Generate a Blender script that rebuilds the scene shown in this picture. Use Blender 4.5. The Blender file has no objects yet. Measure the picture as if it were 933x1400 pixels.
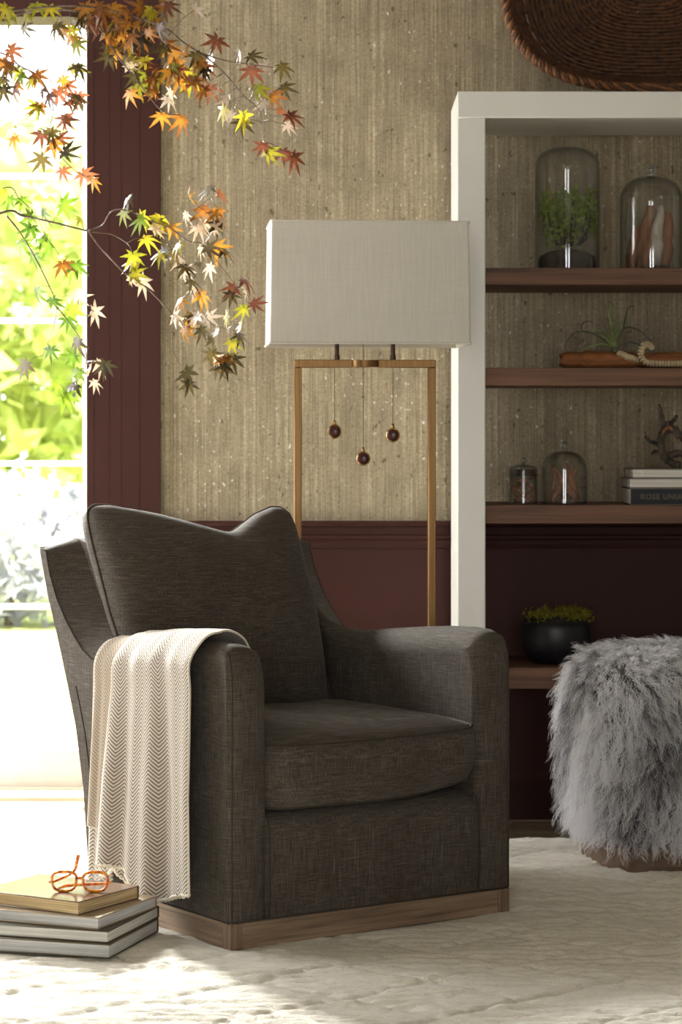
import bpy, bmesh, math, random
import numpy as np
from mathutils import Vector, Matrix, Euler

random.seed(7); rng = np.random.default_rng(7)
scene = bpy.context.scene
C = scene.collection
PI = math.pi
R = math.radians

# ------------------------------------------------------------------ camera
FPX, HZ, CX, EYE = 3300.0, 595.0, 466.5, 1.08       # focal length (px), horizon row, centre column, eye height (m)
cam_d = bpy.data.cameras.new('camera'); cam = bpy.data.objects.new('camera', cam_d); C.objects.link(cam)
cam.location = (0, 0, EYE); cam.rotation_euler = (PI / 2, 0, 0)
cam_d.sensor_fit = 'VERTICAL'; cam_d.sensor_height = 36.0; cam_d.lens = FPX / 1400 * 36
cam_d.shift_y = -(700 - HZ) / 1400
cam_d.clip_end = 200
cam_d.dof.use_dof = True; cam_d.dof.focus_distance = 5.35; cam_d.dof.aperture_fstop = 6.3
scene.camera = cam

def at(px, py, Y):
    return Vector(((px - CX) / FPX * Y, Y, EYE - (py - HZ) / FPX * Y))

# ------------------------------------------------------------------ world, sun, daylight
w = bpy.data.worlds.new('world'); scene.world = w; w.use_nodes = True
wb = w.node_tree.nodes['Background']
wb.inputs[0].default_value = (0.97, 0.985, 1.0, 1); wb.inputs[1].default_value = 4.5
sd = bpy.data.lights.new('sun_offscreen', 'SUN'); sd.energy = 24; sd.angle = R(1.0); sd.color = (1, .96, .86)
so = bpy.data.objects.new('sun_offscreen', sd); C.objects.link(so)
so.rotation_euler = Vector((0.15, 0.5, -0.85)).to_track_quat('-Z', 'Y').to_euler()

def area(name, loc, target, sx, sy, energy, col):
    d = bpy.data.lights.new(name, 'AREA'); d.shape = 'RECTANGLE'; d.size = sx; d.size_y = sy
    d.energy = energy; d.color = col
    o = bpy.data.objects.new(name, d); C.objects.link(o); o.location = loc
    o.rotation_euler = (Vector(target) - Vector(loc)).to_track_quat('-Z', 'Y').to_euler()
    return o
area('door_sun_standin_offscreen', (-2.20, 8.80, 2.75), (-0.1, 5.2, 0.3), 0.26, 0.45, 860, (1, .985, .955))  # small added lamp beyond the glazed door, standing in for direct sun
area('window_left_offscreen', (-2.62, 6.35, 1.55), (0.2, 5.9, 0.6), 1.3, 1.7, 72, (1, .99, .98))
area('window_rear_left_offscreen', (-0.75, -2.06, 1.5), (0.0, 5.0, 0.9), 0.7, 1.7, 23, (1, .985, .965))
area('window_rear_right_offscreen', (0.75, -2.06, 1.5), (0.2, 5.0, 0.9), 0.7, 1.7, 23, (1, .985, .965))

vs = scene.view_settings
vs.view_transform = 'Standard'; vs.look = 'None'; vs.gamma = 1.0; vs.use_curve_mapping = False
vs.exposure = 0.1

# ------------------------------------------------------------------ material helpers
def srgb(r, g, b):
    f = lambda c: (c / 255 / 12.92) if c / 255 <= .04045 else ((c / 255 + .055) / 1.055) ** 2.4
    return (f(r), f(g), f(b), 1)

class NT:
    def __init__(s, name):
        s.m = bpy.data.materials.new(name); s.m.use_nodes = True
        s.t = s.m.node_tree; s.n = s.t.nodes
        s.b = s.n['Principled BSDF']; s.out = s.n['Material Output']
    def add(s, typ, **kw):
        nd = s.n.new(typ)
        for k, v in kw.items(): setattr(nd, k, v)
        return nd
    def link(s, a, b): s.t.links.new(a, b)
    def put(s, sock, v):
        if hasattr(v, 'is_linked') or hasattr(v, 'links'): s.link(v, sock)
        else: sock.default_value = v
    def coord(s, kind='Object', scale=(1, 1, 1), rot=(0, 0, 0), loc=(0, 0, 0)):
        tc = s.add('ShaderNodeTexCoord'); mp = s.add('ShaderNodeMapping')
        s.link(tc.outputs[kind], mp.inputs[0])
        mp.inputs['Scale'].default_value = scale; mp.inputs['Rotation'].default_value = rot; mp.inputs['Location'].default_value = loc
        return mp.outputs[0]
    def noise(s, vec, scale=5, detail=4, rough=.55, dist=0):
        nd = s.add('ShaderNodeTexNoise'); s.link(vec, nd.inputs['Vector'])
        nd.inputs['Scale'].default_value = scale; nd.inputs['Detail'].default_value = detail
        nd.inputs['Roughness'].default_value = rough; nd.inputs['Distortion'].default_value = dist
        return nd.outputs['Fac']
    def ramp(s, fac, stops):
        nd = s.add('ShaderNodeValToRGB'); s.put(nd.inputs[0], fac)
        e = nd.color_ramp.elements
        while len(e) < len(stops): e.new(.5)
        for el, (p, c) in zip(e, stops):
            el.position = p; el.color = c if len(c) == 4 else (*c, 1)
        return nd.outputs[0]
    def mix(s, fac, a, b, mode='MIX'):
        nd = s.add('ShaderNodeMix', data_type='RGBA', blend_type=mode)
        s.put(nd.inputs[0], fac); s.put(nd.inputs[6], a); s.put(nd.inputs[7], b)
        return nd.outputs[2]
    def math(s, op, a, b=None, c=None):
        nd = s.add('ShaderNodeMath', operation=op); s.put(nd.inputs[0], a)
        if b is not None: s.put(nd.inputs[1], b)
        if c is not None: s.put(nd.inputs[2], c)
        return nd.outputs[0]
    def bump(s, h, strength=.3, dist=.005):
        nd = s.add('ShaderNodeBump'); nd.inputs['Strength'].default_value = strength; nd.inputs['Distance'].default_value = dist
        s.link(h, nd.inputs['Height']); s.link(nd.outputs[0], s.b.inputs['Normal'])
    def col(s, c): s.put(s.b.inputs['Base Color'], c)
    def rough(s, r): s.put(s.b.inputs['Roughness'], r)

def plain(name, col, rough=.5, metal=0, spec=.5):
    t = NT(name); t.col(col); t.rough(rough); t.b.inputs['Metallic'].default_value = metal
    t.b.inputs['Specular IOR Level'].default_value = spec
    return t.m

def mottled(name, c1, c2, scale=(20, 20, 20), rough=.6, bump=.15, detail=5, lo=.35, hi=.65, dist=.003, metal=0):
    t = NT(name); v = t.coord(scale=scale); n = t.noise(v, 1, detail)
    t.col(t.ramp(n, [(lo, c1), (hi, c2)])); t.rough(rough); t.b.inputs['Metallic'].default_value = metal
    if bump: t.bump(n, bump, dist)
    return t.m

def wood(name, c1, c2, axis=0, rough=.5, fine=90, bump=.25):
    t = NT(name)
    sc = [fine] * 3; sc[axis] = fine * .035
    oi = t.add('ShaderNodeObjectInfo')
    v = t.coord(scale=sc)
    add = t.add('ShaderNodeVectorMath', operation='ADD'); t.link(v, add.inputs[0])
    cb = t.add('ShaderNodeCombineXYZ'); k = t.math('MULTIPLY', oi.outputs['Random'], 37.0)
    for i in range(3): t.link(k, cb.inputs[i])
    t.link(cb.outputs[0], add.inputs[1])
    n = t.noise(add.outputs[0], 1, 5, .6, .6)
    sc2 = [fine * .18] * 3; sc2[axis] = fine * .02
    n2 = t.noise(t.coord(scale=sc2), 1, 2)
    f = t.math('ADD', t.math('MULTIPLY', n, .6), t.math('MULTIPLY', n2, .4))
    t.col(t.ramp(f, [(.36, c1), (.62, c2)])); t.rough(rough)
    t.bump(n, bump, .002)
    return t.m

def glassy(name, tint=(.96, .98, .97, 1), base=.04, power=5.0, top=.75, edge=.9):
    t = NT(name)
    lw = t.add('ShaderNodeLayerWeight'); lw.inputs[0].default_value = .5
    f = t.math('ADD', t.math('MULTIPLY', t.math('POWER', lw.outputs['Facing'], power), top), base)
    tr = t.add('ShaderNodeBsdfTransparent'); t.link(t.mix(t.math('POWER', lw.outputs['Facing'], 3.0), tint, tuple(c * edge for c in tint[:3]) + (1,)), tr.inputs[0])
    gl = t.add('ShaderNodeBsdfGlossy'); gl.inputs[0].default_value = (1, 1, 1, 1); gl.inputs['Roughness'].default_value = .03
    mx = t.add('ShaderNodeMixShader'); t.link(f, mx.inputs[0]); t.link(tr.outputs[0], mx.inputs[1]); t.link(gl.outputs[0], mx.inputs[2])
    t.link(mx.outputs[0], t.out.inputs[0])
    return t.m

M = {}
# ---- linen upholstery: crossed slubby threads
def linen(name, dark, mid, light, spec=.2):
    t = NT(name)
    a = t.noise(t.coord(scale=(640, 640, 26)), 1, 3, .6)
    b = t.noise(t.coord(scale=(26, 26, 640)), 1, 3, .6)
    big = t.noise(t.coord(scale=(9, 9, 9)), 1, 3)
    s = t.math('ADD', t.math('MULTIPLY', a, .5), t.math('MULTIPLY', b, .5))
    c = t.ramp(s, [(.36, dark), (.5, mid), (.64, light)])
    sl = t.noise(t.coord(scale=(330, 330, 9), loc=(3, 5, 1)), 1, 2)
    sl2 = t.noise(t.coord(scale=(11, 11, 330), loc=(7, 2, 4)), 1, 2)
    m = t.math('MAXIMUM', t.ramp(sl, [(.64, (0, 0, 0)), (.74, (1, 1, 1))]), t.ramp(sl2, [(.66, (0, 0, 0)), (.76, (1, 1, 1))]))
    c = t.mix(t.math('MULTIPLY', m, .55), c, (light[0] * 1.7, light[1] * 1.7, light[2] * 1.75, 1))
    c = t.mix(t.ramp(big, [(.35, (0, 0, 0)), (.7, (.35, .35, .35))]), c, (dark[0] * 1.25, dark[1] * 1.05, dark[2] * .9, 1))
    t.col(c); t.rough(.9); t.b.inputs['Specular IOR Level'].default_value = spec
    t.b.inputs['Sheen Weight'].default_value = .06; t.b.inputs['Sheen Roughness'].default_value = .5
    t.bump(s, .45, .0012)
    return t.m
M['linen'] = linen('charcoal_linen', srgb(53, 47, 42), srgb(75, 69, 62), srgb(106, 99, 91))
M['piping'] = plain('charcoal_piping', srgb(66, 60, 54), .9, spec=.1)
M['oak_base'] = wood('weathered_oak', srgb(96, 78, 62), srgb(158, 134, 110), 0, .6, 110)
M['oak_base_end'] = wood('weathered_oak_end', srgb(92, 72, 58), srgb(150, 124, 100), 2, .6, 120)

# ---- wallpaper: vertical grasscloth with flecks
def wallpaper():
    t = NT('grasscloth_wallpaper')
    v1 = t.noise(t.coord(scale=(95, 95, .6)), 1, 2, .5)
    v2 = t.noise(t.coord(scale=(300, 300, 5)), 1, 3)
    h = t.noise(t.coord(scale=(110, 110, 150)), 1, 4, .7)
    blot = t.noise(t.coord(scale=(14, 14, 9)), 1, 4, .6)
    s = t.math('ADD', t.math('MULTIPLY', v2, .6), t.math('MULTIPLY', h, .4))
    c = t.ramp(s, [(.34, srgb(122, 109, 87)), (.5, srgb(155, 142, 117)), (.66, srgb(182, 170, 145))])
    line = t.ramp(v1, [(.53, (0, 0, 0)), (.66, (1, 1, 1))])
    brk = t.ramp(h, [(.38, (.25, .25, .25)), (.6, (.9, .9, .9))])
    c = t.mix(t.math('MULTIPLY', t.math('MULTIPLY', line, brk), .62), c, srgb(208, 195, 163))
    c = t.mix(t.ramp(blot, [(.3, (.4, .4, .4)), (.55, (0, 0, 0))]), c, srgb(104, 96, 78))
    fl = t.noise(t.coord(scale=(60, 60, 42), loc=(3, 1, 8)), 1.3, 2, .5)
    zone = t.noise(t.coord(scale=(5, 5, 4)), 1, 2)
    zr = t.ramp(zone, [(.42, (0, 0, 0)), (.58, (1, 1, 1))])
    flm = t.math('MULTIPLY', t.ramp(fl, [(.662, (0, 0, 0)), (.70, (.85, .85, .85))]), zr)
    c = t.mix(flm, c, srgb(228, 224, 214))
    dk = t.noise(t.coord(scale=(55, 55, 38), loc=(13, 2, 5)), 1, 2, .5)
    c = t.mix(t.ramp(dk, [(.69, (0, 0, 0)), (.73, (.7, .7, .7))]), c, srgb(84, 72, 52))
    t.col(c); t.rough(t.math('SUBTRACT', .75, t.math('MULTIPLY', flm, .5)))
    t.b.inputs['Specular IOR Level'].default_value = .3
    t.bump(t.math('ADD', s, t.math('MULTIPLY', line, .4)), .35, .0015)
    return t.m
M['wallpaper'] = wallpaper()
M['maroon'] = mottled('oxblood_paint', srgb(58, 29, 24), srgb(62, 32, 27), (3, 3, 3), .6, .03); M['maroon'].node_tree.nodes['Principled BSDF'].inputs['Specular IOR Level'].default_value = .25
M['plaster'] = mottled('plaster_paint', srgb(150, 144, 134), srgb(160, 154, 144), (4, 4, 4), .8, .05)
M['white'] = mottled('white_lacquer', srgb(226, 226, 220), srgb(232, 232, 227), (3, 3, 3), .4, .02)
M['door_white'] = mottled('white_door_paint', srgb(222, 222, 218), srgb(230, 230, 226), (6, 6, 6), .4, .02)
M['walnut'] = wood('reddish_shelf_wood', srgb(70, 45, 32), srgb(122, 86, 63), 0, .6, 70)
M['plank'] = wood('pale_floor_wood', srgb(184, 162, 136), srgb(214, 196, 172), 0, .35, 45, .1)
M['sill'] = mottled('door_threshold', srgb(205, 203, 198), srgb(214, 212, 207), (6, 6, 6), .45, .03)
M['pane'] = glassy('window_glass', (.98, .99, .985, 1), .03, 5, .6)
M['cloche'] = glassy('cloche_glass', (.97, .975, .97, 1), .045, 3.4, .5, .45)
M['brass'] = mottled('brushed_brass', srgb(122, 92, 58), srgb(142, 110, 70), (200, 200, 4), .42, .05, metal=.85)
M['brass_bright'] = plain('polished_brass', srgb(176, 146, 100), .25, 1)
M['bronze'] = plain('dark_bronze', srgb(78, 62, 52), .35, .9)
M['bead'] = mottled('rosewood_bead', srgb(60, 26, 22), srgb(88, 40, 34), (120, 120, 120), .25, .02)
M['cord'] = plain('pull_cord', srgb(96, 88, 70), .6)

def shade_mat():
    t = NT('shade_linen')
    a = t.noise(t.coord(scale=(260, 260, 5)), 1, 3)
    b = t.noise(t.coord(scale=(20, 20, 300)), 1, 2)
    s = t.math('ADD', t.math('MULTIPLY', a, .7), t.math('MULTIPLY', b, .3))
    c = t.ramp(s, [(.34, srgb(226, 223, 214)), (.64, srgb(236, 234, 226))])
    t.col(c); t.rough(.9); t.bump(s, .15, .001)
    tl = t.add('ShaderNodeBsdfTranslucent'); t.link(c, tl.inputs[0])
    mx = t.add('ShaderNodeMixShader'); mx.inputs[0].default_value = .10
    t.link(t.b.outputs[0], mx.inputs[1]); t.link(tl.outputs[0], mx.inputs[2]); t.link(mx.outputs[0], t.out.inputs[0])
    return t.m
M['shade'] = shade_mat()

def herringbone(name, flip=False):
    t = NT(name)
    uv = t.add('ShaderNodeTexCoord').outputs['UV']
    sp = t.add('ShaderNodeSeparateXYZ'); t.link(uv, sp.inputs[0])
    colw, per = .050, .0086
    p = t.math('DIVIDE', sp.outputs[0], colw)
    tri = t.math('ABSOLUTE', t.math('SUBTRACT', t.math('FRACT', p), .5))
    wob = t.math('MULTIPLY', t.noise(t.coord('UV', (40, 40, 1)), 1, 2), .003)
    ph = t.math('ADD', t.math('ADD', sp.outputs[1], wob), t.math('MULTIPLY', tri, colw * .78))
    st = t.math('FRACT', t.math('DIVIDE', ph, per))
    sm = t.math('ABSOLUTE', t.math('SUBTRACT', st, .5))          # 0..0.5 triangle
    c1, c2 = srgb(98, 86, 75), srgb(196, 188, 177)
    if flip:
        th = t.noise(t.coord('UV', (420, 420, 1)), 1, 2)
        sm2 = t.math('ADD', t.math('MULTIPLY', sm, .7), t.math('MULTIPLY', th, .18))
        c = t.ramp(sm2, [(.12, srgb(104, 90, 75)), (.36, srgb(158, 142, 122))])
    else:
        c = t.ramp(sm, [(.17, c1), (.30, c2)])
    fz = t.noise(t.coord('UV', (500, 500, 1)), 1, 2)
    c = t.mix(t.math('MULTIPLY', fz, .22), c, srgb(190, 180, 165))
    t.col(c); t.rough(.95); t.b.inputs['Specular IOR Level'].default_value = .1
    t.b.inputs['Sheen Weight'].default_value = .2
    t.bump(t.math('ADD', sm, t.math('MULTIPLY', fz, .4)), .5, .0015)
    return t.m
M['herring'] = herringbone('herringbone_wool'); M['herring_back'] = herringbone('herringbone_reverse', True)
M['hem'] = mottled('cream_fringe', srgb(206, 196, 178), srgb(226, 217, 202), (400, 400, 400), .95, .4)

def rug_mat():
    t = NT('cream_wool_pile')
    a = t.noise(t.coord(scale=(30, 70, 40)), 1, 4, .65, .5)
    b = t.noise(t.coord(scale=(260, 260, 260)), 1, 3, .7)
    c3 = t.noise(t.coord(scale=(5, 5, 5)), 1, 3)
    s = t.math('ADD', t.math('MULTIPLY', a, .6), t.math('MULTIPLY', b, .4))
    c = t.ramp(s, [(.30, srgb(198, 190, 172)), (.50, srgb(226, 221, 208)), (.7, srgb(238, 235, 226))])
    c = t.mix(t.ramp(c3, [(.4, (.0, .0, .0)), (.7, (.35, .35, .35))]), c, srgb(214, 206, 188))
    t.col(c); t.rough(1); t.b.inputs['Specular IOR Level'].default_value = .05
    t.b.inputs['Sheen Weight'].default_value = .3
    t.bump(s, .9, .006)
    return t.m
M['rug'] = rug_mat()

# ------------------------------------------------------------------ object helpers
def obj(name, me, mat=None, parent=None, loc=(0, 0, 0), rot=(0, 0, 0), smooth=False):
    if isinstance(me, bmesh.types.BMesh):
        bm = me; me = bpy.data.meshes.new(name); bm.normal_update(); bm.to_mesh(me); bm.free()
    if smooth: me.shade_smooth()
    if mat is not None:
        me.materials.clear(); me.materials.append(M[mat] if isinstance(mat, str) else mat)
    o = bpy.data.objects.new(name, me); C.objects.link(o)
    o.location = loc; o.rotation_euler = rot
    if parent is not None: o.parent = parent
    return o

def thing(name, label, cat, loc=(0, 0, 0), rotz=0, group=None):
    o = bpy.data.objects.new(name, None); C.objects.link(o); o.empty_display_size = .1
    o.location = loc; o.rotation_euler = (0, 0, rotz)
    o['label'] = label; o['category'] = cat
    if group: o['group'] = group
    return o
def tag(o, label, cat, group=None, kind=None):
    o['label'] = label; o['category'] = cat
    if group: o['group'] = group
    if kind: o['kind'] = kind
    return o
def structure(o):
    o['kind'] = 'structure'; return o
def sharp(o, deg=35):
    o.data.shade_smooth(); o.data.set_sharp_from_angle(angle=R(deg)); return o

def NB(): return bmesh.new()
def bx(bm, x0, x1, y0, y1, z0, z1, bev=0, seg=2):
    vs_ = [bm.verts.new(p) for p in ((x0, y0, z0), (x1, y0, z0), (x1, y1, z0), (x0, y1, z0), (x0, y0, z1), (x1, y0, z1), (x1, y1, z1), (x0, y1, z1))]
    fs = [bm.faces.new([vs_[i] for i in q]) for q in ((3, 2, 1, 0), (4, 5, 6, 7), (0, 1, 5, 4), (1, 2, 6, 5), (2, 3, 7, 6), (3, 0, 4, 7))]
    if bev:
        es = list({e for f in fs for e in f.edges})
        bmesh.ops.bevel(bm, geom=es, offset=bev, segments=seg, affect='EDGES', profile=.5)
    return bm
def box(name, x0, x1, y0, y1, z0, z1, mat, parent=None, bev=0, seg=2):
    o = obj(name, bx(NB(), x0, x1, y0, y1, z0, z1, bev, seg), mat, parent)
    if bev: sharp(o, 40)
    return o

def tube(bm, pts, rad, n=8, closed=False, caps=True):
    pts = [Vector(p) for p in pts]; N = len(pts)
    rads = rad if hasattr(rad, '__len__') else [rad] * N
    rings = []; up = None
    for i, p in enumerate(pts):
        if closed: d = pts[(i + 1) % N] - pts[i - 1]
        else: d = pts[min(i + 1, N - 1)] - pts[max(i - 1, 0)]
        d = d.normalized() if d.length > 1e-9 else Vector((0, 0, 1))
        if up is None:
            up = Vector((0, 0, 1)) if abs(d.z) < .9 else Vector((1, 0, 0))
        s = d.cross(up)
        if s.length < 1e-6: s = d.orthogonal()
        s.normalize(); up = s.cross(d).normalized()
        rings.append([bm.verts.new(p + (s * math.cos(2 * PI * k / n) + up * math.sin(2 * PI * k / n)) * rads[i]) for k in range(n)])
    M_ = N if closed else N - 1
    for i in range(M_):
        a, b = rings[i], rings[(i + 1) % N]
        for k in range(n):
            bm.faces.new((a[k], a[(k + 1) % n], b[(k + 1) % n], b[k]))
    if caps and not closed:
        bm.faces.new(list(reversed(rings[0]))); bm.faces.new(rings[-1])
    return bm

def lathe(bm, prof, n=32, cx=0, cy=0):
    rings = []
    for r, z in prof:
        if r < 1e-5: rings.append([bm.verts.new((cx, cy, z))])
        else: rings.append([bm.verts.new((cx + r * math.cos(2 * PI * k / n), cy + r * math.sin(2 * PI * k / n), z)) for k in range(n)])
    for a, b in zip(rings, rings[1:]):
        for k in range(n):
            k2 = (k + 1) % n
            if len(a) == 1 and len(b) == 1: continue
            if len(a) == 1: bm.faces.new((a[0], b[k2], b[k]))
            elif len(b) == 1: bm.faces.new((a[k], a[k2], b[0]))
            else: bm.faces.new((a[k], a[k2], b[k2], b[k]))
    return bm

def smooth_path(pts, sub=6):
    pts = [Vector(p) for p in pts]; out = []
    for i in range(len(pts) - 1):
        p0 = pts[max(i - 1, 0)]; p1 = pts[i]; p2 = pts[i + 1]; p3 = pts[min(i + 2, len(pts) - 1)]
        for k in range(sub):
            t = k / sub
            out.append(.5 * ((2 * p1) + (p2 - p0) * t + (2 * p0 - 5 * p1 + 4 * p2 - p3) * t * t + (3 * p1 - p0 - 3 * p2 + p3) * t ** 3))
    out.append(pts[-1]); return out

def mesh_np(name, verts, faces):
    me = bpy.data.meshes.new(name)
    verts = np.asarray(verts, np.float32); faces = np.asarray(faces, np.int32)
    nf, k = faces.shape
    me.vertices.add(len(verts)); me.vertices.foreach_set('co', verts.ravel())
    me.loops.add(nf * k); me.loops.foreach_set('vertex_index', faces.ravel())
    me.polygons.add(nf)
    me.polygons.foreach_set('loop_start', np.arange(0, nf * k, k, dtype=np.int32))
    me.update(calc_edges=True); me.validate()
    return me

def grid_faces(nu, nv):
    i, j = np.meshgrid(np.arange(nu - 1), np.arange(nv - 1), indexing='ij')
    a = (i * nv + j).ravel()
    return np.stack([a, a + nv, a + nv + 1, a + 1], 1)

def vnoise(x, y, seed=0):
    """smooth value noise, numpy"""
    r = np.random.default_rng(seed); T = r.random((256, 256))
    xi = np.floor(x).astype(int); yi = np.floor(y).astype(int)
    fx = x - xi; fy = y - yi; fx = fx * fx * (3 - 2 * fx); fy = fy * fy * (3 - 2 * fy)
    g = lambda a, b: T[a % 256, b % 256]
    return (g(xi, yi) * (1 - fx) + g(xi + 1, yi) * fx) * (1 - fy) + (g(xi, yi + 1) * (1 - fx) + g(xi + 1, yi + 1) * fx) * fy

# ================================================================== THE ROOM
YW, YD, FZ = 6.92, 7.53, -0.02          # wall face, glazed door face, floor level
XC0, XC1 = -0.727, -0.517               # door casing on the wall
CEIL = 2.75
# floor of planks running along X
fl = structure(obj('floor', bx(NB(), -2.55, 2.6, -2.0, YD + .2, FZ - .08, FZ - .012), 'plank'))
pw = .128; nrow = 0
plank_cache = {}
y = 4.9
while y < YD - .02:
    x = -2.5 - random.random() * .8
    while x < 2.55:
        ln = random.choice((1.1, 1.45, 1.8))
        x0, x1 = max(x, -2.5), min(x + ln, 2.55)
        if x1 - x0 > .05 and y < YW or (x1 < 0.1 and x1 - x0 > .05):
            if y >= YW: x1 = min(x1, XC0 + .03)
            if x1 - x0 > .05:
                box('plank', x0 + .001, x1 - .001, y + .001, min(y + pw - .001, YD), FZ - .012, FZ, 'plank', fl)
        x += ln
    y += pw

structure(obj('ceiling', bx(NB(), -2.6, 2.7, -2.1, YW + .1, CEIL, CEIL + .1), 'plaster'))
# wall facing the camera: papered, with the wainscot below
wb_ = NB(); bx(wb_, XC1 - .09, 2.6, YW, YW + .12, FZ - .05, CEIL)
bx(wb_, -2.5, XC1 - .09, YW, YW + .12, 2.36, CEIL)
wall_back = structure(obj('wall_back', wb_, 'wallpaper'))
# wainscot
ZR = .835
pan = box('wainscot_panel', XC1, 2.6, YW - .008, YW, FZ, ZR - .07, 'maroon', wall_back)
def rail(name, prof, x0, x1, parent, mat='maroon'):
    bm = NB(); n = len(prof)
    a = [bm.verts.new((x0, p[0], p[1])) for p in prof]; b = [bm.verts.new((x1, p[0], p[1])) for p in prof]
    for i in range(n): bm.faces.new((a[i], b[i], b[(i + 1) % n], a[(i + 1) % n]))
    bm.faces.new(list(reversed(a))); bm.faces.new(b)
    bmesh.ops.recalc_face_normals(bm, faces=bm.faces)
    return obj(name, bm, mat, parent)
cr = [(YW, ZR), (YW - .030, ZR), (YW - .034, ZR - .006), (YW - .030, ZR - .014), (YW - .018, ZR - .018), (YW - .016, ZR - .038),
      (YW - .021, ZR - .043), (YW - .021, ZR - .050), (YW - .015, ZR - .056), (YW - .017, ZR - .066), (YW - .013, ZR - .078), (YW, ZR - .082)]
rail('chair_rail', cr, XC1, 2.6, wall_back)
bb = [(YW, FZ), (YW - .022, FZ), (YW - .022, FZ + .11), (YW - .016, FZ + .122), (YW - .012, FZ + .135), (YW, FZ + .14)]
o = rail('baseboard_back', bb, XC1, 2.6, None); structure(o)
# door casing with flutes
cs = thing('trim_1', 'fluted oxblood door casing', 'trim'); structure(cs); del cs['category']; del cs['label']
ZH = 2.275
for z0, z1, nm in ((FZ, ZH + .09, 'casing_board'),):
    box(nm, XC0, XC1, YW - .018, YW + .12, z0, CEIL, 'maroon', cs)
fx = [(XC0, XC0 + .020, .0226), (XC0 + .020, XC0 + .064, .0219), (XC0 + .064, XC0 + .070, .0212), (XC0 + .070, XC0 + .098, .0219), (XC0 + .098, XC0 + .103, .0212),
      (XC0 + .103, XC0 + .150, .0222), (XC0 + .150, XC0 + .156, .0214), (XC0 + .156, XC0 + .190, .0220), (XC0 + .190, XC1, .0227)]
for a, b, d in fx:
    box('flute_strip', a, b, YW - d, YW - .017, FZ, CEIL, 'maroon', cs)
hd = box('casing_head', -2.5, XC0, YW - .03, YW + .12, ZH, 2.37, 'maroon', cs)
# bay behind the opening
structure(obj('wall_bay', bx(bx(NB(), -0.70, -0.58, YW + .12, YD + .12, FZ - .05, 2.85), -2.62, -2.5, YW + .12, YD + .12, FZ - .05, 2.85), 'plaster'))
structure(obj('ceiling_bay', bx(NB(), -2.62, -.58, YW + .1, YD + .12, 2.72, 2.85), 'plaster'))
# side and rear walls (out of frame), with window openings
def wall_with_openings(name, horiz, fixed, t, a0, a1, z0, z1, holes):
    bm = NB()
    def slab(p, q, zz0, zz1):
        if q - p < 1e-4 or zz1 - zz0 < 1e-4: return
        if horiz: bx(bm, p, q, fixed, fixed + t, zz0, zz1)
        else: bx(bm, fixed, fixed + t, p, q, zz0, zz1)
    cur = a0
    for (h0, h1, s, e) in holes:
        slab(cur, h0, z0, z1); slab(h0, h1, z0, s); slab(h0, h1, e, z1); cur = h1
    slab(cur, a1, z0, z1)
    return structure(obj(name, bm, 'plaster'))
wall_with_openings('wall_left', False, -2.62, .12, -2.1, YW + .12, FZ - .05, CEIL, [(5.55, 7.0 - .1, .55, 2.45)])
wall_with_openings('wall_right', False, 2.6, .12, -2.1, YW + .12, FZ - .05, CEIL, [])
wall_with_openings('wall_rear', True, -2.1, .12, -2.62, 2.72, FZ - .05, CEIL, [(-1.15, -.35, .5, 2.4), (.35, 1.15, .5, 2.4)])

# glazed door in the bay: stiles, rails, glazing bars and panes
dr = thing('door_1', 'white', 'door', (0, 0, 0)); structure(dr); del dr['category']; del dr['label']
zb = [FZ, .0988, .5437, .991, 1.438, 1.89, 2.62]
DX0, DX1 = -2.45, -.8065
box('door_stile', DX1, -.70, YD, YD + .045, FZ, 2.72, 'door_white', dr, .003)
box('door_stile', -2.5, DX0, YD, YD + .045, FZ, 2.72, 'door_white', dr, .003)
box('bottom_rail', DX0, DX1, YD, YD + .045, FZ, zb[1], 'sill', dr, .004)
box('top_rail', DX0, DX1, YD, YD + .045, zb[6], 2.72, 'door_white', dr, .004)
vb = [DX0, -1.90, -1.35, DX1]
for z in zb[2:6]:
    box('glazing_bar', DX0, DX1, YD + .006, YD + .036, z - .009, z + .009, 'door_white', dr, .003)
for xv in vb[1:3]:
    box('glazing_bar', xv - .009, xv + .009, YD + .004, YD + .038, zb[1], zb[6], 'door_white', dr, .003)
for i in range(3):
    for k in range(1, 6):
        x0 = vb[i] + (.009 if i else 0); x1 = vb[i + 1] - (.009 if i < 2 else 0)
        box('pane', x0, x1, YD + .019, YD + .023, zb[k] + (.009 if k > 1 else 0), zb[k + 1] - (.009 if k < 5 else 0), 'pane', dr)

# ------------------------------------------------------------------ garden beyond the door
lawn_m = NT('sunlit_lawn'); n_ = lawn_m.noise(lawn_m.coord(scale=(1.2, .5, 1)), 1, 5, .65)
lawn_m.col(lawn_m.ramp(n_, [(.35, srgb(120, 140, 62)), (.65, srgb(196, 196, 130))])); lawn_m.rough(1)
lw_ = structure(obj('lawn', bx(NB(), -30, 20, YD + .13, 60, -.35, -.12), lawn_m.m))

def leaf_cloud(n, rx, ry, rz, size, seed, shell=.55):
    r = np.random.default_rng(seed)
    d = r.normal(size=(n, 3)); d /= np.linalg.norm(d, axis=1)[:, None]
    rad = shell + (1 - shell) * r.random(n) ** .6
    lump = .78 + .35 * vnoise(d[:, 0] * 2.2 + 7, d[:, 2] * 2.2 + d[:, 1] * 1.7 + 9, seed)
    c = d * (rad * lump)[:, None] * np.array([rx, ry, rz])
    a = r.normal(size=(n, 3)); a /= np.linalg.norm(a, axis=1)[:, None]
    b = np.cross(a, r.normal(size=(n, 3))); b /= np.linalg.norm(b, axis=1)[:, None]
    s = size * (.6 + .8 * r.random(n))[:, None]
    v = np.stack([c - a * s, c + b * s * .5, c + a * s, c - b * s * .5], 1).reshape(-1, 3)
    f = np.arange(4 * n).reshape(n, 4)
    return mesh_np('leaf_cloud', v, f)
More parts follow.
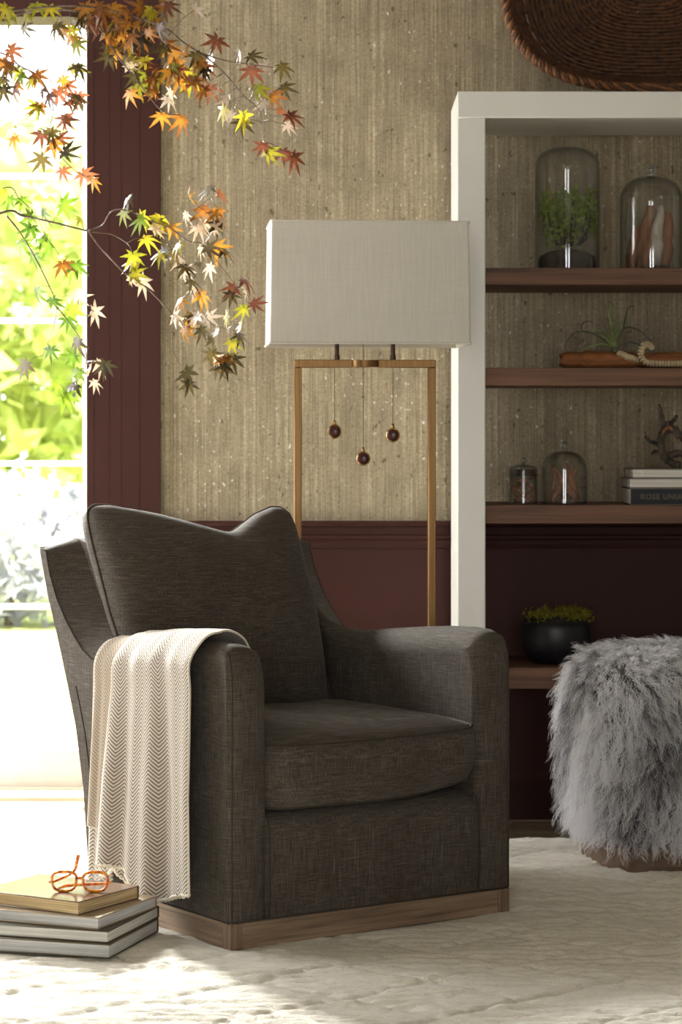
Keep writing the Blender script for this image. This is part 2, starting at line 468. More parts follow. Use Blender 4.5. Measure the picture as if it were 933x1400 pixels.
def leafmat(name, c1, c2, tr=.4):
    t = NT(name); n = t.noise(t.coord(scale=(3, 3, 3)), 1, 3); c = t.ramp(n, [(.35, c1), (.65, c2)])
    t.col(c); t.rough(.6); tl = t.add('ShaderNodeBsdfTranslucent'); t.link(c, tl.inputs[0])
    mx = t.add('ShaderNodeMixShader'); mx.inputs[0].default_value = tr
    t.link(t.b.outputs[0], mx.inputs[1]); t.link(tl.outputs[0], mx.inputs[2]); t.link(mx.outputs[0], t.out.inputs[0])
    return t.m
M['bark'] = mottled('bark', srgb(86, 70, 58), srgb(120, 102, 86), (30, 30, 6), .9, .5)
gard = [ # x, y, z centre, rx, ry, rz, label, colours
    (-2.9, 19.0, 1.9, 2.0, 1.6, 1.55, 'yellow green leafy garden tree beyond the glazed door, the broadest one', (150, 168, 82), (206, 210, 139), 'tree'),
    (-5.6, 22.0, 2.2, 2.2, 1.8, 2.1, 'tall pale green tree far off on the lawn', (139, 166, 110), (195, 208, 159), 'tree'),
    (-.4, 24.0, 2.4, 2.3, 1.8, 2.2, 'tall sage green tree at the far end of the lawn', (135, 157, 102), (190, 200, 150), 'tree'),
    (-2.1, 15.2, .35, .8, .6, .50, 'low grey-lilac shrub on the lawn in front of the trees', (157, 159, 168), (202, 202, 208), 'shrub'),
    (-3.5, 16.0, .25, .9, .6, .55, 'low bright green shrub on the lawn beyond the glazed door', (150, 171, 91), (202, 211, 146), 'shrub'),
    (-2.7, 30.0, 3.0, 3.6, 2.4, 2.6, 'hazy light green tree at the back of the garden', (159, 177, 130), (210, 217, 179), 'tree'),
]
for i, (gx, gy, gz, rx, ry, rz, lab, c1, c2, kind) in enumerate(gard):
    t = thing('garden_' + kind, lab, kind, (gx, gy, -.12), 0, 'garden trees and shrubs')
    cw = obj('crown', leaf_cloud(2600 if kind == 'tree' else 1100, rx, ry, rz, .15 if kind == 'tree' else .08, 20 + i, .35), leafmat('garden_leaf', srgb(*c1), srgb(*c2)), t, (0, 0, gz + .12))
    cw['kind'] = 'stuff'
    zt = gz + .12
    obj('trunk', tube(NB(), [(0, 0, -.05), (.02, .02, zt * .5), (0, 0, zt)], [.11, .09, .05] if kind == 'tree' else [.03, .025, .02], 8), 'bark', t, smooth=True)

# ================================================================== RUG
def rug():
    x0, x1, y0, y1, st = -1.75, 1.75, 3.3, 6.48, .0082
    nx, ny = int((x1 - x0) / st) + 1, int((y1 - y0) / st) + 1
    X, Y = np.meshgrid(np.linspace(x0, x1, nx), np.linspace(y0, y1, ny), indexing='ij')
    wx = X + .03 * (vnoise(X * 6, Y * 6, 3) - .5)
    row = Y + .050 * (vnoise(X * 4, Y * 7, 4) - .5) + .022 * (vnoise(X * 14, Y * 14, 14) - .5)
    ridge = (.5 + .5 * np.cos(row * 2 * PI / .040)) ** .7
    brk = np.clip(vnoise(X * 6, Y * 26, 5) * 1.5 - .15, 0, 1)
    fine = .6 * vnoise(X * 38, Y * 60, 6) + .4 * vnoise(X * 90, Y * 110, 16)
    broad = vnoise(X * 5, Y * 5, 7)
    # incised diamond lattice
    p, q = .36, .30
    d1 = np.abs(((wx / p + Y / q) % 1) - .5); d2 = np.abs(((wx / p - Y / q) % 1) - .5)
    lat = np.exp(-(np.minimum(d1, d2) / .035) ** 2)
    dX, dY = X + .0949, Y - 5.571
    lu, lv = .829 * dX + .559 * dY, -.559 * dX + .829 * dY
    foot = np.clip((.045 - np.maximum(np.abs(lu) - .379, np.abs(lv) - .31)) / .03, 0, 1)
    Z = -.012 - .005 * foot + .0085 * ridge * brk * (1 - .8 * foot) + .006 * fine + .004 * broad - .007 * lat
    edge = np.minimum.reduce([X - x0, x1 - X, Y - y0, y1 - Y])
    Z = np.where(edge < .012, FZ, Z)
    v = np.stack([X, Y, Z], -1).reshape(-1, 3)
    o = obj('area_rug', mesh_np('area_rug', v, grid_faces(nx, ny)), 'rug', smooth=True)
    tag(o, 'cream wool pile rug with carved ridges on the pale floor', 'rug')
rug()

# ================================================================== ARMCHAIR
W, L = .758, .62
TH = R(34)
CH = (-.0949, 5.571)
chair = thing('armchair', 'charcoal linen armchair on a weathered oak plinth', 'armchair', (CH[0], CH[1], 0), TH)
def loc(u, v, z): return Vector((u - W / 2, v - .31, z))     # u from the left side, v from the front, z up

ARM = [(.0, .045), (.0, .20), (.0, .40), (-.002, .54), (.0, .585), (.008, .612), (.022, .627), (.045, .634), (.10, .636), (.20, .632), (.30, .624),
       (.40, .614), (.50, .603), (.56, .598), (.605, .602), (.64, .617), (.672, .640), (.712, .676), (.7527, .722), (.79, .772), (.815, .806), (.83, .821), (.848, .829), (.866, .829), (.884, .823),
       (.893, .812), (.888, .79), (.845, .685), (.802, .603), (.748, .49), (.705, .391), (.668, .26), (.646, .131), (.630, .045)]
def outer_w(i):
    v, z = ARM[i]
    if i < 4: return .012
    if i < 7: return .018
    if i < 13: return .030
    if i < 18: return .045
    if i < 25: return .056 if i < 20 else .026
    if i < len(ARM) - 1: return .010
    return 0
def inner_w(i):
    if i < 4: return .02
    if i < 7: return .045
    if i < 14: return .062
    if i < 15: return .050
    if i < 24: return .014
    return 0
def arm_mesh(side):
    P = [Vector((0, p[0], p[1])) for p in ARM]; n = len(P)
    nor = []
    for i in range(n):
        a = P[max(i - 1, 0)]; b = P[min(i + 1, n - 1)]
        d = (b - a).normalized(); nor.append(Vector((0, d.z, -d.y)))      # inward: right of travel (front->top->rear)
    def sm(fn):
        w_ = [fn(i) for i in range(n)]
        for _ in range(2): w_ = [w_[0]] + [(w_[i - 1] + 2 * w_[i] + w_[i + 1]) / 4 for i in range(1, n - 1)] + [w_[-1]]
        return w_
    wo, wi = sm(outer_w), sm(inner_w)
    t = .10; S = 6; rings = []
    wing = sm(lambda i: 1.0 if 15 <= i <= 25 else 0.0)
    ro = [.028 + .060 * q for q in wing]; ri = [.056 - .044 * q for q in wing]
    for k in range(S + 1):
        x = 1 - k / S
        rings.append(([r_ * (k / S) for r_ in ro], [w_ * ((.45 * x + .55 * x ** 3) * (1 - q) + x * q) for w_, q in zip(wo, wing)]))
    for k in range(S + 1):
        f = (k / S) * PI / 2
        rings.append(([t - r_ * (1 - math.sin(f)) for r_ in ri], [w_ * (1 - math.cos(f)) for w_ in wi]))
    bm = NB(); RV = []
    for u, ins in rings:
        uu = u if side < 0 else [W - q for q in u]
        RV.append([bm.verts.new(loc(uu[i], (P[i] + nor[i] * ins[i]).y, max((P[i] + nor[i] * ins[i]).z, .045))) for i in range(n)])
    for a, b in zip(RV, RV[1:]):
        for i in range(n): bm.faces.new((a[i], a[(i + 1) % n], b[(i + 1) % n], b[i]))
    bm.faces.new(RV[0]); bm.faces.new(list(reversed(RV[-1])))
    bmesh.ops.recalc_face_normals(bm, faces=bm.faces)
    return bm, RV
for s in (-1, 1):
    bm, RV = arm_mesh(s)
    seam = [v.co.copy() for v in RV[2][0:8]]
    seam_top = [v.co.copy() for v in RV[0][12:25]]
    seam_rear = [loc(-.0005 if s < 0 else W + .0005, p[0] - .055, p[1]) for p in reversed(ARM[29:])]
    o = obj('arm', bm, 'linen', chair); sharp(o, 40)
    wn = o.modifiers.new('wn', 'WEIGHTED_NORMAL'); wn.keep_sharp = True
    p_ = NB(); tube(p_, [c + Vector((0, -.0003, 0)) for c in seam], .0017, 6); obj('front_piping', p_, 'piping', o, smooth=True)
    p_ = NB(); tube(p_, seam_top, .0018, 6); obj('wing_piping', p_, 'piping', o, smooth=True)
    p_ = NB(); tube(p_, seam_rear, .0018, 6); obj('rear_seam', p_, 'piping', o, smooth=True)
# back shell between the wings
bm = NB(); rear = [(p[0], p[1]) for p in ARM[22:]]
prof = [(v_, z_) for v_, z_ in rear] + [(v_ - .13, z_) for v_, z_ in reversed(rear[4:])] + [(rear[3][0] - .115, rear[3][1] - .03), (rear[1][0] - .085, rear[1][1] - .012)]
a = [bm.verts.new(loc(.085, *p)) for p in prof]; b = [bm.verts.new(loc(W - .085, *p)) for p in prof]
for i in range(len(prof)): bm.faces.new((a[i], b[i], b[(i + 1) % len(prof)], a[(i + 1) % len(prof)]))
bm.faces.new(list(reversed(a))); bm.faces.new(b); bmesh.ops.recalc_face_normals(bm, faces=bm.faces)
sharp(obj('backrest', bm, 'linen', chair), 50)
# front apron and deck
bm = NB(); NU, prof = 13, [(.0, .045), (-.003, .10), (-.004, .17), (-.003, .225), (.004, .252), (.02, .268), (.05, .274), (.2, .274), (.72, .274), (.63, .045)]
rows = []
for i in range(NU):
    u = .094 + (W - .188) * i / (NU - 1); e = abs(2 * i / (NU - 1) - 1) ** 6
    rows.append([bm.verts.new(loc(u, v_ + .006 * e * (1 if z_ > .06 and v_ < .1 else 0), z_ - .008 * e * (1 if z_ > .2 else 0))) for v_, z_ in prof])
for r0, r1 in zip(rows, rows[1:]):
    for k in range(len(prof)): bm.faces.new((r0[k], r1[k], r1[(k + 1) % len(prof)], r0[(k + 1) % len(prof)]))
bm.faces.new(rows[0]); bm.faces.new(list(reversed(rows[-1]))); bmesh.ops.recalc_face_normals(bm, faces=bm.faces)
ap = sharp(obj('apron', bm, 'linen', chair), 50)
p_ = NB(); tube(p_, [loc(.0985, v_ - .001, z_ + .001) for v_, z_ in prof[:7]], .0017, 6); obj('piping', p_, 'piping', ap, smooth=True)
p_ = NB(); tube(p_, [loc(W - .0985, v_ - .001, z_ + .001) for v_, z_ in prof[:7]], .0017, 6); obj('piping', p_, 'piping', ap, smooth=True)
p_ = NB(); tube(p_, [loc(.014, .0005, .047), loc(W - .014, .0005, .047)], .0022, 6); obj('hem_piping', p_, 'piping', ap, smooth=True)
p_ = NB(); tube(p_, [loc(.001, .006, .047), loc(.001, .62, .047)], .0022, 6); obj('hem_piping', p_, 'piping', ap, smooth=True)

# seat cushion: boxed, crowned
def cushion(u0, u1, v0, v1, z0, h, crown):
    N = 25; bm = NB()
    g = np.linspace(-1, 1, N)
    def rim(a, b):     # rounded-rect footprint with slightly bowed front
        uu = (u0 + u1) / 2 + (u1 - u0) / 2 * a; vv = (v0 + v1) / 2 + (v1 - v0) / 2 * b
        c = max(0, abs(a) - .86) / .14; d = max(0, abs(b) - .86) / .14
        rr = (c * d) * .022
        return uu - math.copysign(rr, a), vv - math.copysign(rr, b) - (.014 * (1 - a * a) if b < 0 else 0) * abs(b)
    def lift(a, b): return (1 - a ** 4) * (1 - b ** 4) ** .9
    top = {}; bot = {}
    for i, a in enumerate(g):
        for j, b in enumerate(g):
            uu, vv = rim(a, b); k = lift(a, b)
            wr = .0025 * math.sin(uu * 37 + vv * 11) * k
            lean = .030 * max(a, 0) ** 2 + .004 * a                                                    # right corner rides up a little
            top[i, j] = bm.verts.new(loc(uu, vv, z0 + h - .012 + crown * k ** .7 + wr + lean * .25))
            bot[i, j] = bm.verts.new(loc(uu, vv + (.012 if b < -.9 else 0), z0 + .004 + max(lean, 0) * (1 if b < 0 else .3) - .0 * k))
    for i in range(N - 1):
        for j in range(N - 1):
            bm.faces.new((top[i, j], top[i + 1, j], top[i + 1, j + 1], top[i, j + 1]))
            bm.faces.new((bot[i, j], bot[i, j + 1], bot[i + 1, j + 1], bot[i + 1, j]))
    per = [(i, 0) for i in range(N - 1)] + [(N - 1, j) for j in range(N - 1)] + [(N - 1 - i, N - 1) for i in range(N - 1)] + [(0, N - 1 - j) for j in range(N - 1)]
    tp = [top[q].co.copy() for q in per]; bp = [bot[q].co.copy() for q in per]
    cen = sum(tp, Vector()) / len(tp)
    prev = [bot[q] for q in per]; K = 6
    for k in range(1, K + 1):
        if k == K: cur = [top[q] for q in per]
        else:
            f = k / K; cur = []
            for t_, b_ in zip(tp, bp):
                d = Vector((t_.x - cen.x, t_.y - cen.y, 0)).normalized()
                cur.append(bm.verts.new(b_.lerp(t_, f) + d * .016 * math.sin(PI * f) ** .8))
        for m in range(len(per)):
            n2 = (m + 1) % len(per); bm.faces.new((prev[m], prev[n2], cur[n2], cur[m]))
        prev = cur
    bmesh.ops.recalc_face_normals(bm, faces=bm.faces)
    return bm, tp, bp
bm, tp, bp = cushion(.098, W - .088, -.010, .60, .274, .152, .030)
sc_ = obj('seat_cushion', bm, 'linen', chair); sharp(sc_, 60)
for ring, nm in ((tp, 'top_piping'), (bp, 'bottom_piping')):
    p_ = NB(); tube(p_, ring, .0024, 6, closed=True); obj(nm, p_, 'piping', sc_, smooth=True)

# loose back cushion: inflated, two ears, sagging top edge
def pillow():
    TL = loc(.052, .775, .915); TR = loc(.607, .705, .902); BL = loc(.085, .505, .425); BR = loc(.585, .500, .425)
    nrm = ((BR - BL).cross(TL - BL)).normalized()          # towards the front
    if nrm.y > 0: nrm = -nrm
    N = 41; bm = NB(); front = {}; back = {}
    rim = {}
    for i in range(N):
        for j in range(N):
            s, t = i / (N - 1), j / (N - 1); a, b = 2 * s - 1, 2 * t - 1
            p = BL.lerp(BR, s).lerp(TL.lerp(TR, s), t)
            dip = float(np.interp(s, [0, .04, .12, .31, .49, .59, .64, .70, .80, .90, .96, 1], [.020, .004, .003, .030, .062, .080, .082, .062, .026, .004, .004, .022]))
            p = p + (TL - BL).normalized() * (-dip * t ** 3.2)
            p = p - (BR - BL).normalized() * (a * abs(a) ** 7 * max(b, 0) ** 7 * .014)
            side = (1 - b * b)
            p = p + (BR - BL).normalized() * (.012 * side * (a if abs(a) > .5 else 0) - .020 * (b > .0) * b * (1 - b) * a)
            k = (max(0, 1 - abs(a) ** 2.6) * max(0, 1 - abs(b) ** 2.6)) ** .55
            wr = .004 * math.sin(9 * s + 5 * t) * k + .003 * math.sin(23 * s * (1 - t) + 3) * k
            tuck = .010 * math.exp(-((a - .3) / .25) ** 2) * t ** 6
            front[i, j] = bm.verts.new(p + nrm * (.098 * k + wr + .004))
            back[i, j] = bm.verts.new(p - nrm * (.072 * k + (.024 + .030 * s) * t + .004))
            if i in (0, N - 1) or j in (0, N - 1): rim[i, j] = p + nrm * .004
    for i in range(N - 1):
        for j in range(N - 1):
            bm.faces.new((front[i, j], front[i + 1, j], front[i + 1, j + 1], front[i, j + 1]))
            bm.faces.new((back[i, j], back[i, j + 1], back[i + 1, j + 1], back[i + 1, j]))
    per = [(i, 0) for i in range(N - 1)] + [(N - 1, j) for j in range(N - 1)] + [(N - 1 - i, N - 1) for i in range(N - 1)] + [(0, N - 1 - j) for j in range(N - 1)]
    for m in range(len(per)):
        q, r_ = per[m], per[(m + 1) % len(per)]
        bm.faces.new((front[q], front[r_], back[r_], back[q]))
    bmesh.ops.recalc_face_normals(bm, faces=bm.faces)
    return bm, [rim[q] for q in per]
bm, ring = pillow()
bc = obj('back_cushion', bm, 'linen', chair); sharp(bc, 75)
p_ = NB(); tube(p_, ring, .0026, 6, closed=True); obj('piping', p_, 'piping', bc, smooth=True)

# oak plinth: rails with corner blocks
pl = thing('plinth', '', ''); del pl['label']; del pl['category']; pl.parent = chair
hx, y0, y1 = W / 2 - .004, -.306, .30
def pbox(nm, a, b, c, d, m): 
    o = box(nm, a, b, c, d, -.012, .044, m, pl, .002, 1); return o
pbox('corner_block', -hx, -hx + .032, y0, y0 + .032, 'oak_base_end'); pbox('corner_block', hx - .032, hx, y0, y0 + .032, 'oak_base_end')
pbox('front_rail', -hx + .0325, hx - .0325, y0 + .0015, y0 + .03, 'oak_base')
M['oak_side'] = wood('weathered_oak_side', srgb(96, 78, 62), srgb(158, 134, 110), 1, .6, 110)
pbox('side_rail', -hx + .0015, -hx + .03, y0 + .0325, y1, 'oak_side'); pbox('side_rail', hx - .03, hx - .0015, y0 + .0325, y1, 'oak_side')
pbox('rear_rail', -hx + .0305, hx - .0305, y1 - .03, y1, 'oak_base')

# ================================================================== THROW over the left arm
thr = thing('throw_blanket', 'taupe and cream herringbone throw draped over the armchair arm', 'throw', (CH[0], CH[1], 0), TH)
def arm_top(v):
    pts = ARM[5:24]
    for (a, za), (b, zb_) in zip(pts, pts[1:]):
        if a <= v <= b: return za + (zb_ - za) * (v - a) / (b - a + 1e-9)
    return pts[0][1]
def sheet(v_top, v_bot, zbot, off, lift_, wave, mat, name, ustart=.118, zin=.10, phase=0, uv0=0.0, na=70, nb=90, thick=.005):
    """v_top/v_bot: (front, rear) edges at the arm and at the hem; zbot(s): hem height"""
    V = []; UV = []
    for i in range(na):
        s = i / (na - 1)
        vt = v_top[0] + (v_top[1] - v_top[0]) * s; vb_ = v_bot[0] + (v_bot[1] - v_bot[0]) * s
        zt = arm_top(vt); zb_ = zbot(s)
        # path over the arm in (u,z): inside, crest, outside, hem
        path = [(.108 + lift_, zt - zin), (.104 + lift_, zt - .055), (.088 + lift_ * .6, zt - .018 + lift_), (.062, zt + .004 + lift_), (.035, zt + .004 + lift_),
                (.010 - lift_ * .5, zt - .010 + lift_), (-.005 - lift_ - off * .35, zt - .040), (-.008 - off * .75, zt - .10)]
        H = zt - .10 - zb_
        for k in range(1, 9): path.append((-.008 - off * (.75 + .25 * k / 8) - .006 * (k / 8), zt - .10 - H * k / 8))
        pp = smooth_path([(a, 0, b) for a, b in path], 8)
        # arc length resample
        d = [0]
        for a, b in zip(pp, pp[1:]): d.append(d[-1] + (b - a).length)
        tot = d[-1]; q = np.interp(np.linspace(0, tot, nb), d, [p.x for p in pp]); zz = np.interp(np.linspace(0, tot, nb), d, [p.z for p in pp])
        for j in range(nb):
            drop = max(0, (zt - zz[j]) / max(zt - zb_, .01)) if q[j] < .04 else 0
            f = min(1, drop * 1.6)
            vv = vt + (vb_ - vt) * drop
            amp = wave * (0.18 + f * 1.0)
            ph = s * 2 * PI
            fold = amp * (.55 * math.sin(ph * 2.1 + phase + .5 * drop) + .30 * math.sin(ph * 4.3 + 1.1 + phase) + .2 * math.sin(ph * 1.1 + 2 + phase))
            if q[j] > .03: uu = q[j]; z_ = zz[j] + max(fold, -.002) * .35
            else: uu = q[j] - max(fold + wave * .45, -off * .3); z_ = zz[j]
            V.append(loc(uu, vv, z_))
            UV.append((uv0 + (v_bot[1] - v_bot[0]) * s * 1.0, tot * j / (nb - 1)))
    me = mesh_np(name, V, grid_faces(na, nb))
    uvl = me.uv_layers.new(name='UVMap')
    li = np.empty(len(me.loops), np.int32); me.loops.foreach_get('vertex_index', li)
    uvl.data.foreach_set('uv', np.asarray(UV, np.float32)[li].ravel())
    o = obj(name, me, mat, thr, smooth=True)
    so_ = o.modifiers.new('thickness', 'SOLIDIFY'); so_.thickness = thick; so_.offset = 0
    idx = lambda i, j: V[i * nb + j]
    hem = [idx(i, nb - 1) for i in range(na)]; left = [idx(na - 1, j) for j in range(nb)]; right = [idx(0, j) for j in range(nb)]
    return o, hem, left, right
def hem_parts(o, hem, rad=.0042):
    b = NB(); pts = []
    for i, p in enumerate(hem): pts.append(p + Vector((random.uniform(-1, 1), random.uniform(-1, 1), random.uniform(-1, 1))) * .0012)
    tube(b, pts, [rad * random.uniform(.75, 1.2) for _ in pts], 6)
    f = obj('hem', b, 'hem', o, smooth=True)
    b = NB()
    for i in range(len(hem) * 4):
        k = random.random() * (len(hem) - 1); a = hem[int(k)].lerp(hem[int(k) + 1], k % 1)
        e = a + Vector((random.uniform(-.002, .002), random.uniform(-.002, .002), -random.uniform(.004, .008)))
        tube(b, [a, e], [.0009, .0005], 3)
    f2 = obj('fringe', b, 'hem', o); f2['kind'] = 'stuff'
def edge_part(o, pts, rad=.0030):
    b = NB(); tube(b, pts, rad, 5); obj('selvage', b, 'hem', o, smooth=True)

o, h, l, r = sheet((.47, .572), (.47, .590), lambda s: .060 - .01 * s, .006, .004, .004, 'herring', 'under_fold', phase=1.3, uv0=.5, na=36)
hem_parts(o, h); edge_part(o, l)
o, h, l, r = sheet((.40, .552), (.42, .572), lambda s: .172 + .010 * s, .014, .009, .004, 'herring_back', 'turned_fold', phase=.4, uv0=.9, na=36)
edge_part(o, h); edge_part(o, l)
o, h, l, r = sheet((.34, .47), (.37, .525), lambda s: .088 - .012 * math.sin(9 * s), .012, .006, .005, 'herring', 'middle_fold', phase=2.0, uv0=.7, na=36)
hem_parts(o, h)
def zb_main(s):
    v = .10 + .43 * s
    return float(np.interp(v, [.10, .16, .25, .335, .36, .39, .44, .53], [.108, .098, .076, .046, .062, .094, .112, .116]))
o, h, l, r = sheet((.095, .425), (.045, .462), zb_main, .034, .016, .018, 'herring', 'main_fold', phase=.2, uv0=0, na=110, nb=120)
hem_parts(o, h); edge_part(o, l); edge_part(o, r)

# ================================================================== FLOOR LAMP
LY = 6.30
lx = at(499, 600, LY).x
lamp = thing('floor_lamp', 'brass frame floor lamp with a rectangular off-white linen shade', 'floor lamp', (lx, LY, 0), R(4.3))
zt_ = EYE + (HZ - 492) / FPX * LY         # top of frame
leg_w = .0195; lxo = (597 - 403) / 2 / FPX * LY
for s in (-1, 1):
    box('leg', *sorted((s * (lxo - leg_w), s * lxo)), -.016, .016, .012, zt_ - .0205, 'brass', lamp, .0015, 1)
box('crossbar', -lxo, -.034, -.016, .016, zt_ - .0205, zt_, 'brass', lamp, .0015, 1)
box('crossbar', .034, lxo, -.016, .016, zt_ - .0205, zt_, 'brass', lamp, .0015, 1)
b = NB(); lathe(b, [(.030, zt_ - .019), (.0385, zt_ - .019), (.0385, zt_ - .001), (.030, zt_ - .001), (.030, zt_ - .019)], 36)
bmesh.ops.recalc_face_normals(b, faces=b.faces); sharp(obj('ring', b, 'brass', lamp), 40)
box('base', -lxo - .02, lxo + .02, -.11, .11, -.016, .014, 'brass', lamp, .003)
zs0 = EYE + (HZ - 470) / FPX * (LY - .13); zs1 = EYE + (HZ - 301) / FPX * (LY - .13)
for px in (460.5, 537.5):
    xx = (px - 499) / FPX * LY
    b = NB(); lathe(b, [(0, zt_ - .001), (.0085, zt_ - .001), (.0085, zt_ + .012), (.0065, zt_ + .014), (.0065, zt_ + .05), (.011, zt_ + .055), (.012, zt_ + .12), (0, zt_ + .12)], 20, xx, 0)
    sharp(obj('socket_post', b, 'bronze', lamp), 40)
# tapered rectangular shade, open top and bottom
sw0, sw1 = (640 - 363.5) / 2 / FPX * (LY - .13), (634 - 362) / 2 / FPX * (LY - .13)
sd0, sd1 = .132, .122
b = NB()
def rr(wx, wy, z, r_=.006, n=4):
    out = []
    for cx_, cy_, a0 in ((wx - r_, wy - r_, 0), (-wx + r_, wy - r_, 90), (-wx + r_, -wy + r_, 180), (wx - r_, -wy + r_, 270)):
        for k in range(n): out.append((cx_ + r_ * math.cos(R(a0 + 90 * k / (n - 1))), cy_ + r_ * math.sin(R(a0 + 90 * k / (n - 1))), z))
    return out
loops = []
for (wx, wy, z) in ((sw0, sd0, zs0), (sw1, sd1, zs1), (sw1 - .003, sd1 - .003, zs1), (sw0 - .003, sd0 - .003, zs0)):
    loops.append([b.verts.new(p) for p in rr(wx, wy, z)])
for k in range(4):
    a_, c_ = loops[k], loops[(k + 1) % 4]
    for i in range(len(a_)): b.faces.new((a_[i], a_[(i + 1) % len(a_)], c_[(i + 1) % len(a_)], c_[i]))
bmesh.ops.recalc_face_normals(b, faces=b.faces)
sh = sharp(obj('lamp_shade', b, 'shade', lamp, (.004, 0, 0)), 50)
for z, wx, wy, nm in ((zs0, sw0, sd0, 'bottom_trim'), (zs1, sw1, sd1, 'top_trim')):
    b = NB(); tube(b, rr(wx, wy, z + (.002 if z == zs0 else -.002)), .0032, 6, closed=True); obj(nm, b, 'shade', sh, smooth=True)
M['lining'] = plain('shade_lining', srgb(222, 216, 204), .8)
b = NB(); l0 = [b.verts.new(p) for p in rr(sw0 - .0042, sd0 - .0042, zs0 + .001)]; l1 = [b.verts.new(p) for p in rr(sw1 - .0042, sd1 - .0042, zs1 - .001)]
for i in range(len(l0)): b.faces.new((l0[i], l1[i], l1[(i + 1) % len(l0)], l0[(i + 1) % len(l0)]))
obj('lining', b, 'lining', sh)
b = NB()
for s in (-1, 1): tube(b, [(s * .074, -sd0 + .004, zs0 + .11), (s * .074, sd0 - .004, zs0 + .11)], .003, 6)
tube(b, [(-sw0 + .006, 0, zs0 + .11), (sw0 - .006, 0, zs0 + .11)], .003, 6)
obj('shade_spider', b, 'bronze', sh)
# pull cords with round wood-and-brass pendants
for px, py, ztop in ((457.5, 590, zt_ - .019), (497, 627, zs0 + .10), (537.5, 595, zt_ - .019)):
    xx = (px - 499) / FPX * LY; zc = EYE - (py - HZ) / FPX * LY; r_ = .0192
    yy = -.004 if px != 497 else 0
    cdo = obj('pull_cord', tube(NB(), [(xx, yy, ztop), (xx, yy, zc + r_ + .006)], .0011, 6), 'cord', lamp)
    b = NB(); lathe(b, [(0, r_ + .011), (.003, r_ + .011), (.004, r_ + .004), (.006, r_ - .001), (0, r_ - .002)], 14)
    obj('pendant_cap', b, 'brass_bright', cdo, (xx, yy, zc), smooth=True)
    b = NB(); lathe(b, [(0, -.010), (r_ * .80, -.010), (r_ * .98, -.006), (r_, 0), (r_ * .98, .006), (r_ * .80, .010), (0, .010)], 32)
    obj('pendant_rim', b, 'brass_bright', cdo, (xx, yy, zc), (R(90), 0, R(-10)), smooth=True)
    b = NB(); lathe(b, [(0, .0145), (r_ * .45, .0135), (r_ * .78, .011), (r_ * .82, .0095), (0, .009)], 28)
    obj('pendant_face', b, 'bead', cdo, (xx, yy, zc), (R(90), 0, R(-10)), smooth=True)

# ================================================================== BOOKCASE
BY, BB = 6.49, YW - .045
def bz(py): return EYE - (py - HZ) / FPX * BY
bxl = at(626, 0, BY).x; th = at(664, 0, BY).x - bxl; BW = 1.30
bk = thing('bookcase', 'white framed open-back bookcase with reddish wood shelves', 'bookcase', (bxl + BW / 2, (BY + BB) / 2, FZ))
bdy = (BB - BY) / 2
def bpart(nm, x0, x1, z0, z1, mat, bev=.002, dy=0): return box(nm, x0 - BW / 2, x1 - BW / 2, -bdy + dy, bdy, z0 - FZ, z1 - FZ, mat, bk, bev, 1)
zt0, zt1 = bz(161), bz(125)
bpart('side_panel', 0, th, FZ, zt0, 'white'); bpart('side_panel', BW - th, BW, FZ, zt0, 'white')
bpart('top_panel', 0, BW, zt0, zt1, 'white')
SH = []
for a_, b_ in ((366, 389), (503, 527), (691, 716), (914, 942)):
    SH.append(bz(a_)); bpart('shelf', th, BW - th, bz(b_), bz(a_), 'walnut', .0015, .006)

# ---- things on the shelves -------------------------------------------------
GY = 6.62
M['moss'] = leafmat('moss_leaf', srgb(110, 138, 36), srgb(168, 190, 70)); M['yellowmoss'] = leafmat('yellow_moss', srgb(112, 112, 26), srgb(168, 160, 50))
M['soil'] = mottled('dark_soil', srgb(36, 30, 24), srgb(62, 52, 42), (90, 90, 90), .95, .6)
M['drift'] = wood('driftwood_brown', srgb(104, 66, 44), srgb(160, 112, 80), 2, .8, 120)
M['drift_grey'] = wood('driftwood_grey', srgb(130, 122, 116), srgb(196, 188, 180), 2, .8, 120)
M['drift_x'] = wood('driftwood_log', srgb(110, 64, 36), srgb(178, 118, 70), 0, .8, 90, .5)
M['airplant'] = mottled('air_plant_green', srgb(92, 108, 60), srgb(150, 160, 96), (40, 40, 20), .7, .1)
M['airdark'] = mottled('air_plant_grey', srgb(62, 64, 50), srgb(98, 100, 82), (40, 40, 20), .8, .1)
M['bone'] = mottled('bone_bead', srgb(178, 160, 124), srgb(210, 194, 160), (60, 60, 60), .7, .3)
M['antler'] = mottled('dark_root', srgb(56, 50, 44), srgb(96, 86, 74), (60, 60, 60), .8, .5)
M['paper'] = mottled('book_pages', srgb(206, 202, 194), srgb(232, 229, 222), (6, 6, 900), .9, .3, lo=.4, hi=.6)

